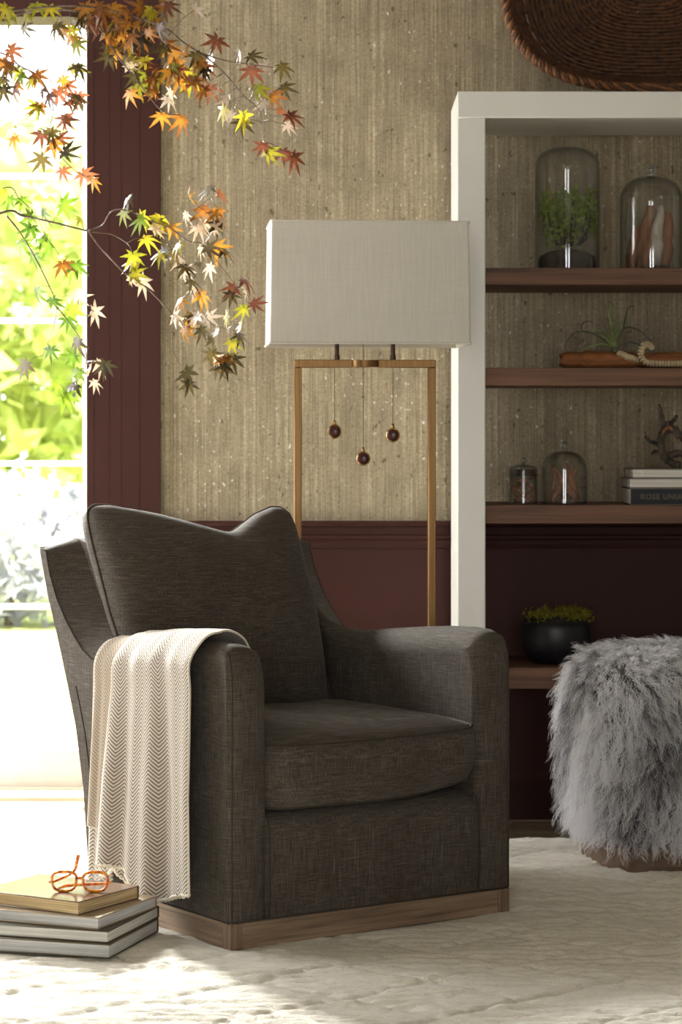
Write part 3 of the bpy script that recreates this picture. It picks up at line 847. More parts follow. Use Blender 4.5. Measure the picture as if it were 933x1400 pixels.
def cloche(name, label, px, w_px, z0, py_top, knob, contents_fn, y=GY, dome=.5, flare=0):
    x = at(px, 0, y).x; r_ = w_px / 2 / FPX * y; H = EYE - (py_top - HZ) / FPX * y - z0
    t = thing(name, label, 'cloche', (x, y, z0), 0, 'glass cloches on the bookcase')
    kr = knob; hd_ = H - (2.15 * kr if kr else 0)
    pr = [(r_ + flare, 0.001), (r_ + flare * .6, .004), (r_, .012)]
    zc = hd_ - r_ * dome * 1.0
    for k in range(0, 15):
        f = k / 14 * PI / 2
        ex = .75
        pr.append((max(r_ * math.cos(f) ** ex, 0) if k < 14 else 0, zc + (hd_ - zc) * math.sin(f) ** 1.0))
    inn = [(max(a - .0028, 0), b - (.0028 if b > zc else 0)) for a, b in reversed(pr)]
    b = NB(); lathe(b, pr + inn + [pr[0]], 40); bmesh.ops.remove_doubles(b, verts=b.verts, dist=1e-6); bmesh.ops.recalc_face_normals(b, faces=b.faces)
    obj('dome', b, 'cloche', t, smooth=True)
    if kr:
        b = NB(); kz = hd_ + kr * 1.15
        M.setdefault('knob', glassy('knob_glass', (.72, .74, .72, 1), .12, 1.6, .8)); lathe(b, [(0, hd_ - .002), (kr * .75, hd_ - .001), (kr * .5, hd_ + kr * .25)] + [(kr * math.sin(a), kz - kr * math.cos(a)) for a in [R(v) for v in range(35, 180, 18)]] + [(0, kz + kr)], 24)
        obj('knob', b, 'knob', t, smooth=True)
    contents_fn(x, y, z0, r_, H)
    return t

def stick(b, p, q, r0, r1, seed, n=7, flat=.55):
    r_ = random.Random(seed); p, q = Vector(p), Vector(q); pts = []
    for i in range(n):
        f = i / (n - 1); pts.append(p.lerp(q, f) + Vector((r_.uniform(-1, 1), r_.uniform(-1, 1), 0)) * .004)
    tube(b, pts, [(r0 + (r1 - r0) * i / (n - 1)) * (.75 + .5 * math.sin(PI * i / (n - 1))) for i in range(n)], 7)

def terrarium(x, y, z0, r_, H):
    t = thing('terrarium_plant', 'bright green leafy plant growing from dark soil under the tallest cloche', 'plant', (x, y, z0))
    b = NB(); lathe(b, [(0, .001), (r_ * .86, .001), (r_ * .90, .02), (r_ * .84, .04), (r_ * .6, .052), (r_ * .3, .058), (0, .06)], 28); obj('soil_mound', b, 'soil', t, smooth=True)
    rr_ = random.Random(3); b = NB(); V = []; ii = 0; tips = []
    for k in range(20):
        a = rr_.uniform(0, 2 * PI); d = rr_.uniform(.15, .82) * r_
        top = Vector((math.cos(a) * d, math.sin(a) * d, rr_.uniform(.10, .195)))
        tube(b, [(top.x * .5, top.y * .5, .07), (top.x * .8, top.y * .8, top.z * .7), top], [.003, .0025, .002], 5); tips.append(top)
    obj('stems', b, 'soil', t, smooth=True)
    cl = []
    for k, tp_ in enumerate(tips):
        n = 70; me_r = np.random.default_rng(k)
        c = np.array(tp_) + me_r.normal(size=(n, 3)) * np.array([.016, .016, .017])
        rad = np.hypot(c[:, 0], c[:, 1]); sc = np.minimum(1, r_ * .90 / rad); c[:, 0] *= sc; c[:, 1] *= sc
        a_ = me_r.normal(size=(n, 3)); a_ /= np.linalg.norm(a_, axis=1)[:, None]; b_ = np.cross(a_, me_r.normal(size=(n, 3))); b_ /= np.linalg.norm(b_, axis=1)[:, None]
        s = .0085
        cl.append(np.stack([c - a_ * s, c + b_ * s * .6, c + a_ * s, c - b_ * s * .6], 1).reshape(-1, 3))
    v = np.concatenate(cl); o = obj('foliage', mesh_np('foliage', v, np.arange(len(v)).reshape(-1, 4)), 'moss', t); o['kind'] = 'stuff'
def driftwood_in(x, y, z0, r_, H):
    spec = [(-.75, -.55, .55, .013, 'drift'), (-.35, -.05, .80, .015, 'drift'), (-.25, .12, .62, .012, 'drift'), (.10, .28, .78, .012, 'drift_grey'), (.15, -.1, .5, .012, 'drift'), (.45, .62, .72, .016, 'drift'), (.7, .75, .6, .011, 'drift_grey'), (.0, .35, .7, .010, 'drift_grey')]
    labs = ['brown driftwood piece leaning left inside the knobbed cloche beside the terrarium', 'tallest brown driftwood piece inside the knobbed cloche beside the terrarium', 'short slanting driftwood piece inside the knobbed cloche beside the terrarium', 'pale grey driftwood piece upright inside the knobbed cloche beside the terrarium',
            'shortest driftwood piece at the bottom of the knobbed cloche beside the terrarium', 'thick brown driftwood piece inside the knobbed cloche beside the terrarium', 'thin grey driftwood at the edge of the knobbed cloche beside the terrarium', 'slim grey driftwood behind the others in the knobbed cloche']
    for k, (a, c, h, rd, m) in enumerate(spec):
        yy = [.40, .12, -.22, -.58, .62, -.12, .32, .36][k] * r_
        b = NB(); stick(b, (a * r_ * .8, yy, .012), (c * r_ * .8, yy * .6, h * .225), rd * 1.45, rd * .8, k)
        tag(obj('driftwood_piece', b, m, None, (x, y, z0), smooth=True), labs[k], 'driftwood', 'driftwood pieces in the large cloche')
def sticks_in(x, y, z0, r_, H):
    spec = [(-.6, .2), (-.35, .55), (-.1, -.5), (.3, -.25), (.55, -.55), (.62, .1), (-.5, -.2), (.2, .6)]
    for k, (a, c) in enumerate(spec):
        yy = (k % 4 - 1.5) * .28 * r_
        b = NB(); stick(b, (a * r_, yy, .010), (c * r_ * .9, yy * .7, (.50 + .07 * (k % 3)) * H), .0105, .007, 40 + k)
        tag(obj('twig_bundle_stick', b, 'drift', None, (x, y, z0), smooth=True), 'reddish brown stick leaning inside the medium knobbed cloche', 'stick', 'sticks in the medium cloche')
def curls_in(x, y, z0, r_, H):
    for k in range(7):
        rr_ = random.Random(60 + k); b = NB(); a = k / 7 * 2 * PI; d = r_ * .48 if k < 6 else 0
        lay = (k % 3)
        pts = [Vector((math.cos(t_) * .014, rr_.uniform(-.004, .004), math.sin(t_) * .010)) for t_ in np.linspace(0, 5.2, 14)]
        rot = Euler((rr_.uniform(-.6, .6), rr_.uniform(-.4, .4), rr_.uniform(0, 6))).to_matrix()
        tube(b, [rot @ p for p in pts], [.0055] * 13 + [.003], 6)
        tag(obj('wood_curl', b, 'drift', None, (x + math.cos(a) * d, y + math.sin(a) * d, z0 + .018 + lay * .020), smooth=True), 'brown wood curl inside the smallest glass jar', 'wood curl', 'wood curls in the small jar')

cloche('glass_cloche', 'tallest glass cloche with a plain round top over a leafy plant', 776, 89, SH[0], 201, 0, terrarium, dome=.62)
cloche('glass_cloche', 'wide knobbed glass cloche full of driftwood on the top shelf', 891, 86, SH[0], 224, .0165, driftwood_in, dome=.75)
cloche('glass_cloche', 'medium knobbed glass cloche of sticks beside the smallest jar', 772, 62, SH[2], 603, .0125, sticks_in, dome=.85)
cloche('glass_cloche', 'smallest glass jar with a knobbed lid holding wood curls', 716, 39, SH[2], 625, .0095, curls_in, dome=.35)
# lid rim of the smallest jar
sj = [o for o in C.objects if o.name.startswith('glass_cloche')][-1]
b = NB(); r_ = 39 / 2 / FPX * GY; hh = EYE - (648 - HZ) / FPX * GY - SH[2]
lathe(b, [(r_ * .55, hh + .012), (r_ * .9, hh + .002), (r_ + .002, hh - .002), (r_ + .002, hh - .006), (r_ * .9, hh - .006), (r_ * .55, hh + .008), (r_ * .55, hh + .012)], 32)
obj('lid_rim', b, 'cloche', sj, smooth=True)

# driftwood log with air plant
ly = 6.60; z1 = SH[1]
lg = thing('driftwood_log', 'long split driftwood log lying on the middle shelf', 'driftwood', (at(850, 0, ly).x, ly, z1))
def log_mesh(x0, x1, r0, seed, zoff, yoff):
    b = NB(); rr_ = random.Random(seed); n = 16; rings = []
    for i in range(n):
        f = i / (n - 1); x = x0 + (x1 - x0) * f
        k = r0 * (.80 + .25 * math.sin(PI * f) + rr_.uniform(-.1, .1)); 
        if i in (0, n - 1): k *= .72
        rings.append([b.verts.new((x + (rr_.uniform(-.004, .004)), yoff + k * 1.5 * math.cos(2 * PI * m / 12) * rr_.uniform(.93, 1.05), max(.0005, zoff + k * math.sin(2 * PI * m / 12) * rr_.uniform(.92, 1.06)))) for m in range(12)])
    for a_, c_ in zip(rings, rings[1:]):
        for m in range(12): b.faces.new((a_[m], a_[(m + 1) % 12], c_[(m + 1) % 12], c_[m]))
    b.faces.new(list(reversed(rings[0]))); b.faces.new(rings[-1]); bmesh.ops.recalc_face_normals(b, faces=b.faces)
    return b
px2 = lambda p: at(p, 0, ly).x - lg.location.x
sharp(obj('split_half', log_mesh(px2(766), px2(874), .0255, 2, .0245, 0), 'drift_x', lg), 50)
sharp(obj('split_half', log_mesh(px2(868), px2(985), .0235, 5, .0235, .012), 'drift_x', lg), 50)
# knot pieces on the front of the log
b = NB(); stick(b, (px2(842), -.030, .044), (px2(872), -.024, .020), .010, .008, 5); obj('knot', b, 'bone', lg, smooth=True)
ap_ = thing('air_plant', 'spiky green air plant with long curling leaves on the driftwood log', 'air plant', (at(841, 0, ly).x, ly, z1 + .045))
rr_ = random.Random(11)
def P2(px, py, dy=0): 
    p = at(px, py, ly); return (p.x - ap_.location.x, dy, p.z - ap_.location.z)
blades = [([(841, 474), (838, 455), (832, 425), (833, 412), (839, 418), (842, 428)], 'airplant', .0035), ([(841, 474), (845, 452), (842, 430), (836, 414)], 'airplant', .003),
          ([(840, 474), (834, 460), (824, 452), (815, 452)], 'airplant', .005), ([(841, 474), (832, 466), (822, 458)], 'airplant', .005), ([(842, 474), (848, 456), (856, 448), (868, 449), (880, 456), (893, 470)], 'airdark', .0034),
          ([(841, 474), (848, 462), (856, 453)], 'airplant', .005), ([(842, 474), (852, 450), (857, 426), (862, 419), (866, 420), (864, 432)], 'airdark', .0025), ([(840, 474), (822, 470), (802, 476), (787, 489)], 'airplant', .003),
          ([(840, 474), (815, 458), (797, 452), (797, 443), (804, 439), (812, 441)], 'airdark', .0025), ([(840, 474), (812, 456), (790, 454), (778, 464), (772, 478)], 'airdark', .0025), ([(842, 474), (840, 456), (846, 444), (849, 440)], 'airplant', .0045), ([(842, 475), (860, 468), (880, 474), (890, 482)], 'airdark', .003)]
for pts, m, rd in blades:
    dy = rr_.uniform(-.03, .03); n = len(pts)
    pp = smooth_path([P2(a, c, dy * i / (n - 1)) for i, (a, c) in enumerate(pts)], 5)
    b = NB(); tube(b, pp, [rd * 1.25 * (1 - .82 * i / (len(pp) - 1)) for i in range(len(pp))], 6); obj('leaf', b, m, ap_, smooth=True)
b = NB(); lathe(b, [(0, -.006), (.010, -.004), (.012, .006), (.006, .016), (0, .02)], 12); obj('plant_base', b, 'airdark', ap_, smooth=True)
# strand of ribbed bone beads in front of the log
bs = thing('bone_bead_strand', 'cream ribbed bead strand curled over the driftwood log', 'bead strand', (at(900, 0, 6.545).x, 6.545, z1))
pth = smooth_path([(at(p, q, 6.545).x - bs.location.x, dy, at(p, q, 6.545).z - z1) for p, q, dy in ((893, 474, .03), (888, 471, .012), (880, 473, 0), (877, 481, 0), (878, 489, 0), (883, 495, 0), (893, 497, 0), (906, 497.2, 0), (920, 497.2, 0), (940, 497.2, 0), (955, 497.2, .0))], 10)
d = [0]
for a_, c_ in zip(pth, pth[1:]): d.append(d[-1] + (c_ - a_).length)
bead = NB(); lathe(bead, [(0, -.0042), (.0055, -.0042), (.0088, -.0022), (.0096, 0), (.0088, .0022), (.0055, .0042), (0, .0042)], 14)
bme = None
for s in np.arange(0, d[-1], .0082):
    k = np.searchsorted(d, s); k = min(max(k, 1), len(pth) - 1); f = (s - d[k - 1]) / (d[k] - d[k - 1] + 1e-9)
    p = pth[k - 1].lerp(pth[k], f); dr_ = (pth[k] - pth[k - 1]).normalized()
    if bme is None:
        o = obj('bead', bead, 'bone', bs, smooth=True); bme = o.data
    else: o = obj('bead', bme, None, bs)
    o.location = p + Vector((0, 0, max(0, .0094 - p.z) if p.z < .0094 else 0)); o.rotation_mode = 'QUATERNION'; o.rotation_quaternion = dr_.to_track_quat('Z', 'Y')

# ---- books --------------------------------------------------------------
def book(name, label, w_, d_, h_, cover, pages, locn, rz, cat='book', group=None, spine='back', ct=.0028):
    """w along local x, d along local y; spine on local side"""
    t = thing(name, label, cat, locn, rz, group)
    ov = .003
    box('front_cover', -w_ / 2, w_ / 2, -d_ / 2, d_ / 2, h_ - ct, h_, cover, t, .0008, 1)
    box('back_cover', -w_ / 2, w_ / 2, -d_ / 2, d_ / 2, 0, ct, cover, t, .0008, 1)
    if spine == 'back': box('spine', -w_ / 2, w_ / 2, d_ / 2 - ct, d_ / 2 + .0005, ct, h_ - ct, cover, t)
    if spine == 'front': box('spine', -w_ / 2, w_ / 2, -d_ / 2 - .0005, -d_ / 2 + ct, ct, h_ - ct, cover, t)
    if spine == 'right': box('spine', w_ / 2 - ct, w_ / 2 + .0005, -d_ / 2, d_ / 2, ct, h_ - ct, cover, t)
    if spine == 'left': box('spine', -w_ / 2 - .0005, -w_ / 2 + ct, -d_ / 2, d_ / 2, ct, h_ - ct, cover, t)
    e = {'back': (ov, ov, ov, ct), 'front': (ov, ov, ct, ov), 'right': (ov, ct, ov, ov), 'left': (ct, ov, ov, ov)}[spine]
    box('pages', -w_ / 2 + e[0], w_ / 2 - e[1], -d_ / 2 + e[2], d_ / 2 - e[3], ct, h_ - ct, pages, t)
    return t
def pages(name, c1, c2):
    return mottled(name, c1, c2, (5, 5, 620), .9, .5, detail=3, lo=.38, hi=.62, dist=.001)
M['pg_cream'] = pages('cream_pages', srgb(168, 144, 104), srgb(212, 190, 148)); M['pg_grey'] = pages('grey_pages', srgb(176, 176, 176), srgb(212, 212, 212)); M['pg_white'] = pages('white_pages', srgb(184, 182, 176), srgb(222, 220, 214))
M['cov_gloss'] = plain('glossy_brown_cover', srgb(112, 92, 76), .16); M['cov_tan'] = plain('tan_cover', srgb(160, 142, 116), .45); M['cov_olive'] = plain('olive_cover', srgb(70, 64, 46), .45); M['cov_olive2'] = plain('brown_olive_cover', srgb(92, 82, 58), .5)
M['cov_navy'] = plain('navy_cloth', srgb(34, 37, 46), .7); M['cov_taupe'] = plain('taupe_cover', srgb(120, 112, 100), .6); M['cov_grey'] = plain('grey_cover', srgb(128, 124, 120), .6); M['cov_white'] = plain('white_cover', srgb(206, 206, 206), .6)
M['gold'] = plain('dull_gold_print', srgb(84, 77, 54), .5)
# floor stack; each book by its front corner, rotation and size
def floor_book(label, cx_, cy_, rz, w_, d_, z0, h_, cov, pg):
    # corner (cx,cy) is the local (+w/2, -d/2) corner
    c, s = math.cos(rz), math.sin(rz); ox, oy = -w_ / 2, d_ / 2
    return book('floor_book', label, w_, d_, h_, cov, pg, (cx_ + c * ox - s * oy, cy_ + s * ox + c * oy, z0), rz, 'book', 'books stacked on the rug', 'back')
z = 0
for lab, cx_, cy_, rz, w_, d_, h_, cov, pg in (
        ('bottom book of the stack on the rug, brown-olive cover and grey pages', -.478, 4.985, -16.4, .36, .285, .030, 'cov_olive2', 'pg_grey'),
        ('second book up in the floor stack, dark olive cover and white pages', -.482, 4.993, -17.5, .35, .283, .026, 'cov_olive', 'pg_white'),
        ('third book up in the floor stack, tan cover and grey pages', -.503, 5.004, -23, .33, .262, .0255, 'cov_tan', 'pg_grey'),
        ('top book of the floor stack, glossy brown cover and yellowed pages', -.547, 5.024, -31, .268, .215, .029, 'cov_gloss', 'pg_cream')):
    tb = floor_book(lab, cx_, cy_, R(rz), w_, d_, z - .002, h_, cov, pg); z += h_
ZB = z - .002
# bookmark ribbon end on the bottom book
# shelf books
sy = 6.63
def shelf_book(label, pxl, wid, z0, h_, cov, pg, spine, dx=0):
    x = at(pxl, 0, sy - .1).x
    return book('coffee_table_book', label, wid, .20, h_, cov, pg, (x + wid / 2, sy + dx, z0), 0, 'book', 'books on the lower shelf', spine)
zs = SH[2]; hpx = lambda a: a / FPX * 6.53
b1 = shelf_book('thick navy spined book at the bottom of the shelf pile', 862, .30, zs, hpx(23), 'cov_navy', 'paper', 'front'); 
# printed frame and lettering on its spine
yb = -.1012; h1 = hpx(23)
box('spine_border', -.150, .15, yb - .0004, yb + .0004, .0006, .0022, 'cov_taupe', b1); box('spine_border', -.150, .15, yb - .0004, yb + .0004, h1 - .0022, h1 - .0006, 'cov_taupe', b1); box('spine_border', -.150, -.1478, yb - .0004, yb + .0004, .0022, h1 - .0022, 'cov_taupe', b1)
fc = bpy.data.curves.new('spine_title', 'FONT'); fc.body = 'ROSE UNIACKE'; fc.size = .0205; fc.extrude = .0003; fc.space_character = 1.12; fc.offset = .0006
to = bpy.data.objects.new('tmp_text', fc); C.objects.link(to)
dg = bpy.context.evaluated_depsgraph_get(); tm = bpy.data.meshes.new_from_object(to.evaluated_get(dg)); bpy.data.objects.remove(to)
obj('spine_title', tm, 'gold', b1, (-.122, yb - .0002, .0155), (R(90), 0, 0))
b2 = shelf_book('grey book with white pages in the middle of the shelf pile', 862, .27, zs + h1, hpx(13.5), 'cov_grey', 'paper', 'back', .004)
b3 = shelf_book('white paged book on top of the shelf pile', 866, .27, zs + h1 + hpx(13.5), hpx(13), 'cov_taupe', 'paper', 'back', .008)
zr = zs + h1 + hpx(26.5)
# gnarled root sculpture on the books
rt = thing('root_sculpture', 'dark twisted root sculpture standing on the shelf books', 'sculpture', (at(915, 0, 6.6).x, 6.6, zr))
def Q(px, py, dy=0): p = at(px, py, 6.6); return (p.x - rt.location.x, dy, p.z - zr)
for nm, pts, r0, r1 in (('root_stem', [(930, 636), (918, 632), (908, 624), (904, 612), (905, 598), (912, 588), (922, 588), (930, 598)], .010, .012), ('root_stem', [(905, 598), (909, 585), (905, 570), (901, 553)], .011, .004), ('root_branch', [(912, 580), (921, 577), (925, 569)], .008, .004),
                        ('root_branch', [(906, 612), (898, 606), (890, 604), (882, 597)], .007, .004), ('root_branch', [(908, 622), (898, 617), (892, 620)], .006, .004), ('root_stem', [(915, 624), (930, 620), (945, 626), (950, 639)], .010, .008), ('root_stem', [(925, 590), (938, 604), (944, 620)], .009, .009), ('root_foot', [(928, 634), (922, 641)], .010, .007), ('root_foot', [(942, 622), (944, 642)], .009, .007)):
    pp = smooth_path([Q(a, c, .012 * math.sin(i * 1.7)) for i, (a, c) in enumerate(pts)], 5)
    b = NB(); tube(b, pp, [r0 + (r1 - r0) * i / (len(pp) - 1) + .0012 * math.sin(i * 2.1) for i in range(len(pp))], 8); obj(nm, b, 'antler', rt, smooth=True)
b = NB(); tube(b, smooth_path([Q(905, 592, -.012), Q(913, 584, -.014), Q(921, 590, -.012), Q(928, 602, -.01)], 5), .005, 6); obj('root_strip', b, 'drift', rt, smooth=True)
# black bowl of moss
py_ = 6.66; z4 = SH[3]
pot = thing('black_pot', 'round matte black pot on the lowest shelf', 'pot', (at(760, 0, py_).x, py_, z4))
M['black'] = mottled('matte_black_glaze', srgb(26, 27, 31), srgb(34, 35, 40), (20, 20, 20), .42, .05)
ph = EYE - (849 - HZ) / FPX * py_ - z4; pr_ = 97 / 2 / FPX * py_
b = NB(); lathe(b, [(0, .001), (pr_ * .62, .001), (pr_ * .80, ph * .14), (pr_ * .95, ph * .36), (pr_, ph * .6), (pr_ * .985, ph * .85), (pr_ * .95, ph), (pr_ * .90, ph), (pr_ * .92, ph * .85), (pr_ * .90, ph * .75)], 40)
obj('bowl', b, 'black', pot, smooth=True)
ms = thing('moss_plant', 'yellow green moss mounded in the black pot', 'moss', (pot.location.x, py_, z4))
b = NB(); lathe(b, [(0, ph * .6), (pr_ * .86, ph * .6), (pr_ * .90, ph * .88), (pr_ * .7, ph + .014), (0, ph + .02)], 24); obj('soil', b, 'soil', ms, smooth=True)
cl = []
for k in range(34):
    g = np.random.default_rng(100 + k); a_ = g.random() * 2 * PI; d_ = pr_ * .86 * math.sqrt(g.random()); n = 60
    c = np.array([math.cos(a_) * d_, math.sin(a_) * d_, ph + .012 + .012 * g.random()]) + g.normal(size=(n, 3)) * np.array([.010, .010, .008])
    a1 = g.normal(size=(n, 3)); a1 /= np.linalg.norm(a1, axis=1)[:, None]; b1_ = np.cross(a1, g.normal(size=(n, 3))); b1_ /= np.linalg.norm(b1_, axis=1)[:, None]; s = .005
    cl.append(np.stack([c - a1 * s, c + b1_ * s * .6, c + a1 * s, c - b1_ * s * .6], 1).reshape(-1, 3))
v = np.concatenate(cl); o = obj('moss', mesh_np('moss', v, np.arange(len(v)).reshape(-1, 4)), 'yellowmoss', ms); o['kind'] = 'stuff'

# ================================================================== WICKER BASKET on the bookcase
ky = 6.565
bc_ = at(902, -60, ky); ka, kb = 216 / FPX * ky, 176 / FPX * ky
kz0 = zt1
basket = thing('wicker_basket', 'large oval brown wicker basket standing on its side on the bookcase', 'basket', (bc_.x, ky, kz0))
M['wicker'] = mottled('brown_wicker', srgb(92, 56, 30), srgb(150, 100, 58), (60, 60, 60), .6, .3)
M['wicker_dark'] = mottled('dark_wicker', srgb(58, 35, 20), srgb(104, 66, 38), (60, 60, 60), .65, .3)
kc = kb + .017      # centre height over the top panel
def oval(f, a, b, n=2.9):
    c, s = math.cos(f), math.sin(f)
    return a * math.copysign(abs(c) ** (2 / n), c), b * math.copysign(abs(s) ** (2 / n), s)
NST = 64
def kscale(t):     # t 0 rim .. 1 base centre -> (scale, depth)
    if t < .5: return 1 - .16 * (t / .5) ** 1.3, .20 * (t / .5)
    q = (t - .5) / .5; return .84 * (1 - q), .20 + .012 * math.sin(q * PI / 2)
def kpt(f, t, push=0):
    s, d = kscale(t); x, z = oval(f, ka * s, kb * s)
    tilt = -.02 * 0
    if t < .5:
        k = push / max(math.hypot(x, z), .05); return Vector((x * (1 + k), d - .0, kc + z * (1 + k)))
    return Vector((x, d + push, kc + z))
b = NB(); rowi = 0
for t in list(np.linspace(.02, .49, 19)) + list(np.linspace(.52, .965, 26)):
    rowi += 1; pts = []
    n = 128 if t < .8 else 64
    for k in range(n):
        f = 2 * PI * (k + .37 * (rowi % 2)) / n
        pts.append(kpt(f, t, .0042 * math.cos(NST * f / 2 * (1 if t < .8 else .5) + PI * rowi)))
    tube(b, pts, .0072 if t < .5 else .0068, 5, closed=True)
o = obj('weave', b, 'wicker_dark', basket, smooth=True); o['kind'] = 'stuff'
b = NB()
for k in range(0, NST):
    f = 2 * PI * (k + .5) / NST
    tube(b, [kpt(f, t) for t in np.linspace(.0, .5, 6)] + ([kpt(f, t) for t in np.linspace(.55, .97, 6)] if k % 2 == 0 else []), .0034, 5)
o = obj('stakes', b, 'wicker', basket, smooth=True); o['kind'] = 'stuff'
for s in range(4):
    b = NB(); pts = []; n = 360
    for k in range(n):
        f = 2 * PI * k / n; x, z = oval(f, ka, kb); tw = 42 * f + s * PI / 2; rn = Vector((x, 0, z)).normalized()
        pts.append(Vector((x, -.004, kc + z)) + rn * (.0078 * math.cos(tw) - .004) + Vector((0, .0085 * math.sin(tw), 0)))
    tube(b, pts, .0062, 6, closed=True); obj('rim_braid', b, 'wicker' if s % 2 else 'wicker_dark', basket, smooth=True)

# ================================================================== FUR OTTOMAN
oy = 6.195; ox = at(914, 0, oy).x
ott = thing('fur_ottoman', 'shaggy grey and white fur cube ottoman on a brown wood base', 'ottoman', (ox, oy, 0), R(12))
M['otto_base'] = wood('ottoman_base_wood', srgb(84, 64, 48), srgb(122, 96, 74), 0, .5, 70)
HB, ZC, HC, PXY, PZ = .246, .292, .236, 3.4, 4.4
def sq(h, n, k=48):
    return [(h * math.copysign(abs(math.cos(2 * PI * i / k)) ** (2 / n), math.cos(2 * PI * i / k)), h * math.copysign(abs(math.sin(2 * PI * i / k)) ** (2 / n), math.sin(2 * PI * i / k))) for i in range(k)]
b = NB(); lo_ = [[b.verts.new((x, y, z)) for x, y in sq(h, 3.4)] for h, z in ((.190, -.012), (.205, -.010), (.205, .052), (.198, .058))]
for a_, c_ in zip(lo_, lo_[1:]):
    for i in range(48): b.faces.new((a_[i], a_[(i + 1) % 48], c_[(i + 1) % 48], c_[i]))
b.faces.new(list(reversed(lo_[0]))); b.faces.new(lo_[-1]); sharp(obj('wood_base', b, 'otto_base', ott), 40)
b = NB(); rings = []
for k in range(1, 24):
    e = -PI / 2 + PI * k / 24; cz = math.copysign(abs(math.sin(e)) ** (2 / PZ), math.sin(e)); cr_ = math.cos(e) ** (2 / PZ)
    rings.append([b.verts.new((x, y, ZC + HC * cz)) for x, y in sq(HB * cr_ * .985, PXY)])
for a_, c_ in zip(rings, rings[1:]):
    for i in range(48): b.faces.new((a_[i], a_[(i + 1) % 48], c_[(i + 1) % 48], c_[i]))
b.faces.new(list(reversed(rings[0]))); b.faces.new(rings[-1])
M['hide'] = plain('grey_hide', srgb(92, 90, 92), .95)
obj('cushion_core', b, 'hide', ott, smooth=True)
def fur():
    g = np.random.default_rng(5)
    NC, PER, S = 6200, 9, 8
    d = g.normal(size=(NC * 3, 3)); d /= np.linalg.norm(d, axis=1)[:, None]
    ax, ay, az = np.abs(d[:, 0]) / HB, np.abs(d[:, 1]) / HB, np.abs(d[:, 2]) / HC
    rad = (((ax ** PXY + ay ** PXY) ** (PZ / PXY)) + az ** PZ) ** (-1 / PZ)
    p = d * rad[:, None]
    # even out the density: weight by r^3 / (n.d)
    rx = (ax * rad) ** PXY + (ay * rad) ** PXY
    gx = np.sign(d[:, 0]) * rx ** (PZ / PXY - 1) * (ax * rad) ** (PXY - 1) / HB
    gy = np.sign(d[:, 1]) * rx ** (PZ / PXY - 1) * (ay * rad) ** (PXY - 1) / HB
    gz = np.sign(d[:, 2]) * (az * rad) ** (PZ - 1) / HC
    nrm = np.stack([gx, gy, gz], 1); nrm /= np.linalg.norm(nrm, axis=1)[:, None]
    wgt = rad ** 2 / np.maximum((nrm * d).sum(1), .2); keep = g.random(len(wgt)) < wgt / wgt.max() * 1.2
    keep &= ~(nrm[:, 2] < -.75)
    p, nrm = p[keep][:NC], nrm[keep][:NC]; NC = len(p)
    # comb direction: outward and down on the sides, outward with swirl on top
    side = 1 - np.clip(nrm[:, 2], 0, 1) ** 1.5
    radial = p.copy(); radial[:, 2] = 0; radial /= (np.linalg.norm(radial, axis=1)[:, None] + 1e-6)
    swirl = np.stack([-radial[:, 1], radial[:, 0], 0 * radial[:, 0]], 1)
    ph = vnoise(p[:, 0] * 14 + 40, p[:, 2] * 14 + p[:, 1] * 9 + 40, 9) - .5
    comb = np.array([0, 0, -1.0])[None] * side[:, None] + (radial * .9 + swirl * .7)[:] * (1 - side)[:, None] + swirl * (ph * 1.5)[:, None] * .6
    comb += g.normal(size=(NC, 3)) * .22
    Lc = (.044 + .020 * g.random(NC)) * np.where(nrm[:, 2] > .7, .75, 1)
    # each clump -> PER strands
    root = np.repeat(p, PER, 0) + g.normal(size=(NC * PER, 3)) * .0065; nn = np.repeat(nrm, PER, 0); cc = np.repeat(comb, PER, 0); LL = np.repeat(Lc, PER) * (.75 + .45 * g.random(NC * PER))
    ck = np.repeat(p, PER, 0)
    ns = len(root)
    phs = np.repeat(g.random(NC) * 6.28, PER) + g.normal(size=ns) * .5
    frq = np.repeat(6 + 6 * g.random(NC), PER); amp = .0062
    tan1 = np.cross(nn, cc); tan1 /= np.linalg.norm(tan1, axis=1)[:, None] + 1e-6
    rnd = g.normal(size=(ns, 3)); wid = np.cross(cc, rnd); wid /= np.linalg.norm(wid, axis=1)[:, None]
    V = np.empty((ns, S, 2, 3), np.float32); Tt = np.empty((ns, S, 2), np.float32)
    for k in range(S):
        t = k / (S - 1)
        q = root + (ck - root) * (.55 * t)[..., None] if False else root + (ck - root) * (.55 * t)
        q = q + nn * (LL * (.50 * t - .30 * t * t))[:, None] + cc * (LL * (.18 * t + .72 * t * t))[:, None]
        q = q + tan1 * (amp * t * np.sin(frq * t * 1.6 + phs))[:, None] + nn * (amp * .5 * t * np.cos(frq * t * 1.6 + phs))[:, None]
        w_ = .00085 * (1 - .6 * t)
        V[:, k, 0] = q + wid * w_; V[:, k, 1] = q - wid * w_; Tt[:, k] = t
    V[..., 2] += ZC
    base = (np.arange(ns) * S * 2)[:, None] + (np.arange(S - 1) * 2)[None]
    F = np.stack([base, base + 1, base + 3, base + 2], -1).reshape(-1, 4)
    V = V.reshape(-1, 3); V[:, 2] = np.maximum(V[:, 2], .012)
    me = mesh_np('fur', V, F)
    at_ = me.attributes.new('tip', 'FLOAT', 'POINT'); at_.data.foreach_set('value', Tt.ravel())
    tone = np.repeat(np.clip(vnoise(p[:, 0] * 16 + 50, p[:, 2] * 9 + p[:, 1] * 16 + 50, 12) * 1.5 - .25 + g.normal(size=NC) * .12, 0, 1), PER)
    a2 = me.attributes.new('tone', 'FLOAT', 'POINT'); a2.data.foreach_set('value', np.repeat(tone, S * 2).astype(np.float32))
    return me
t = NT('fur_strands')
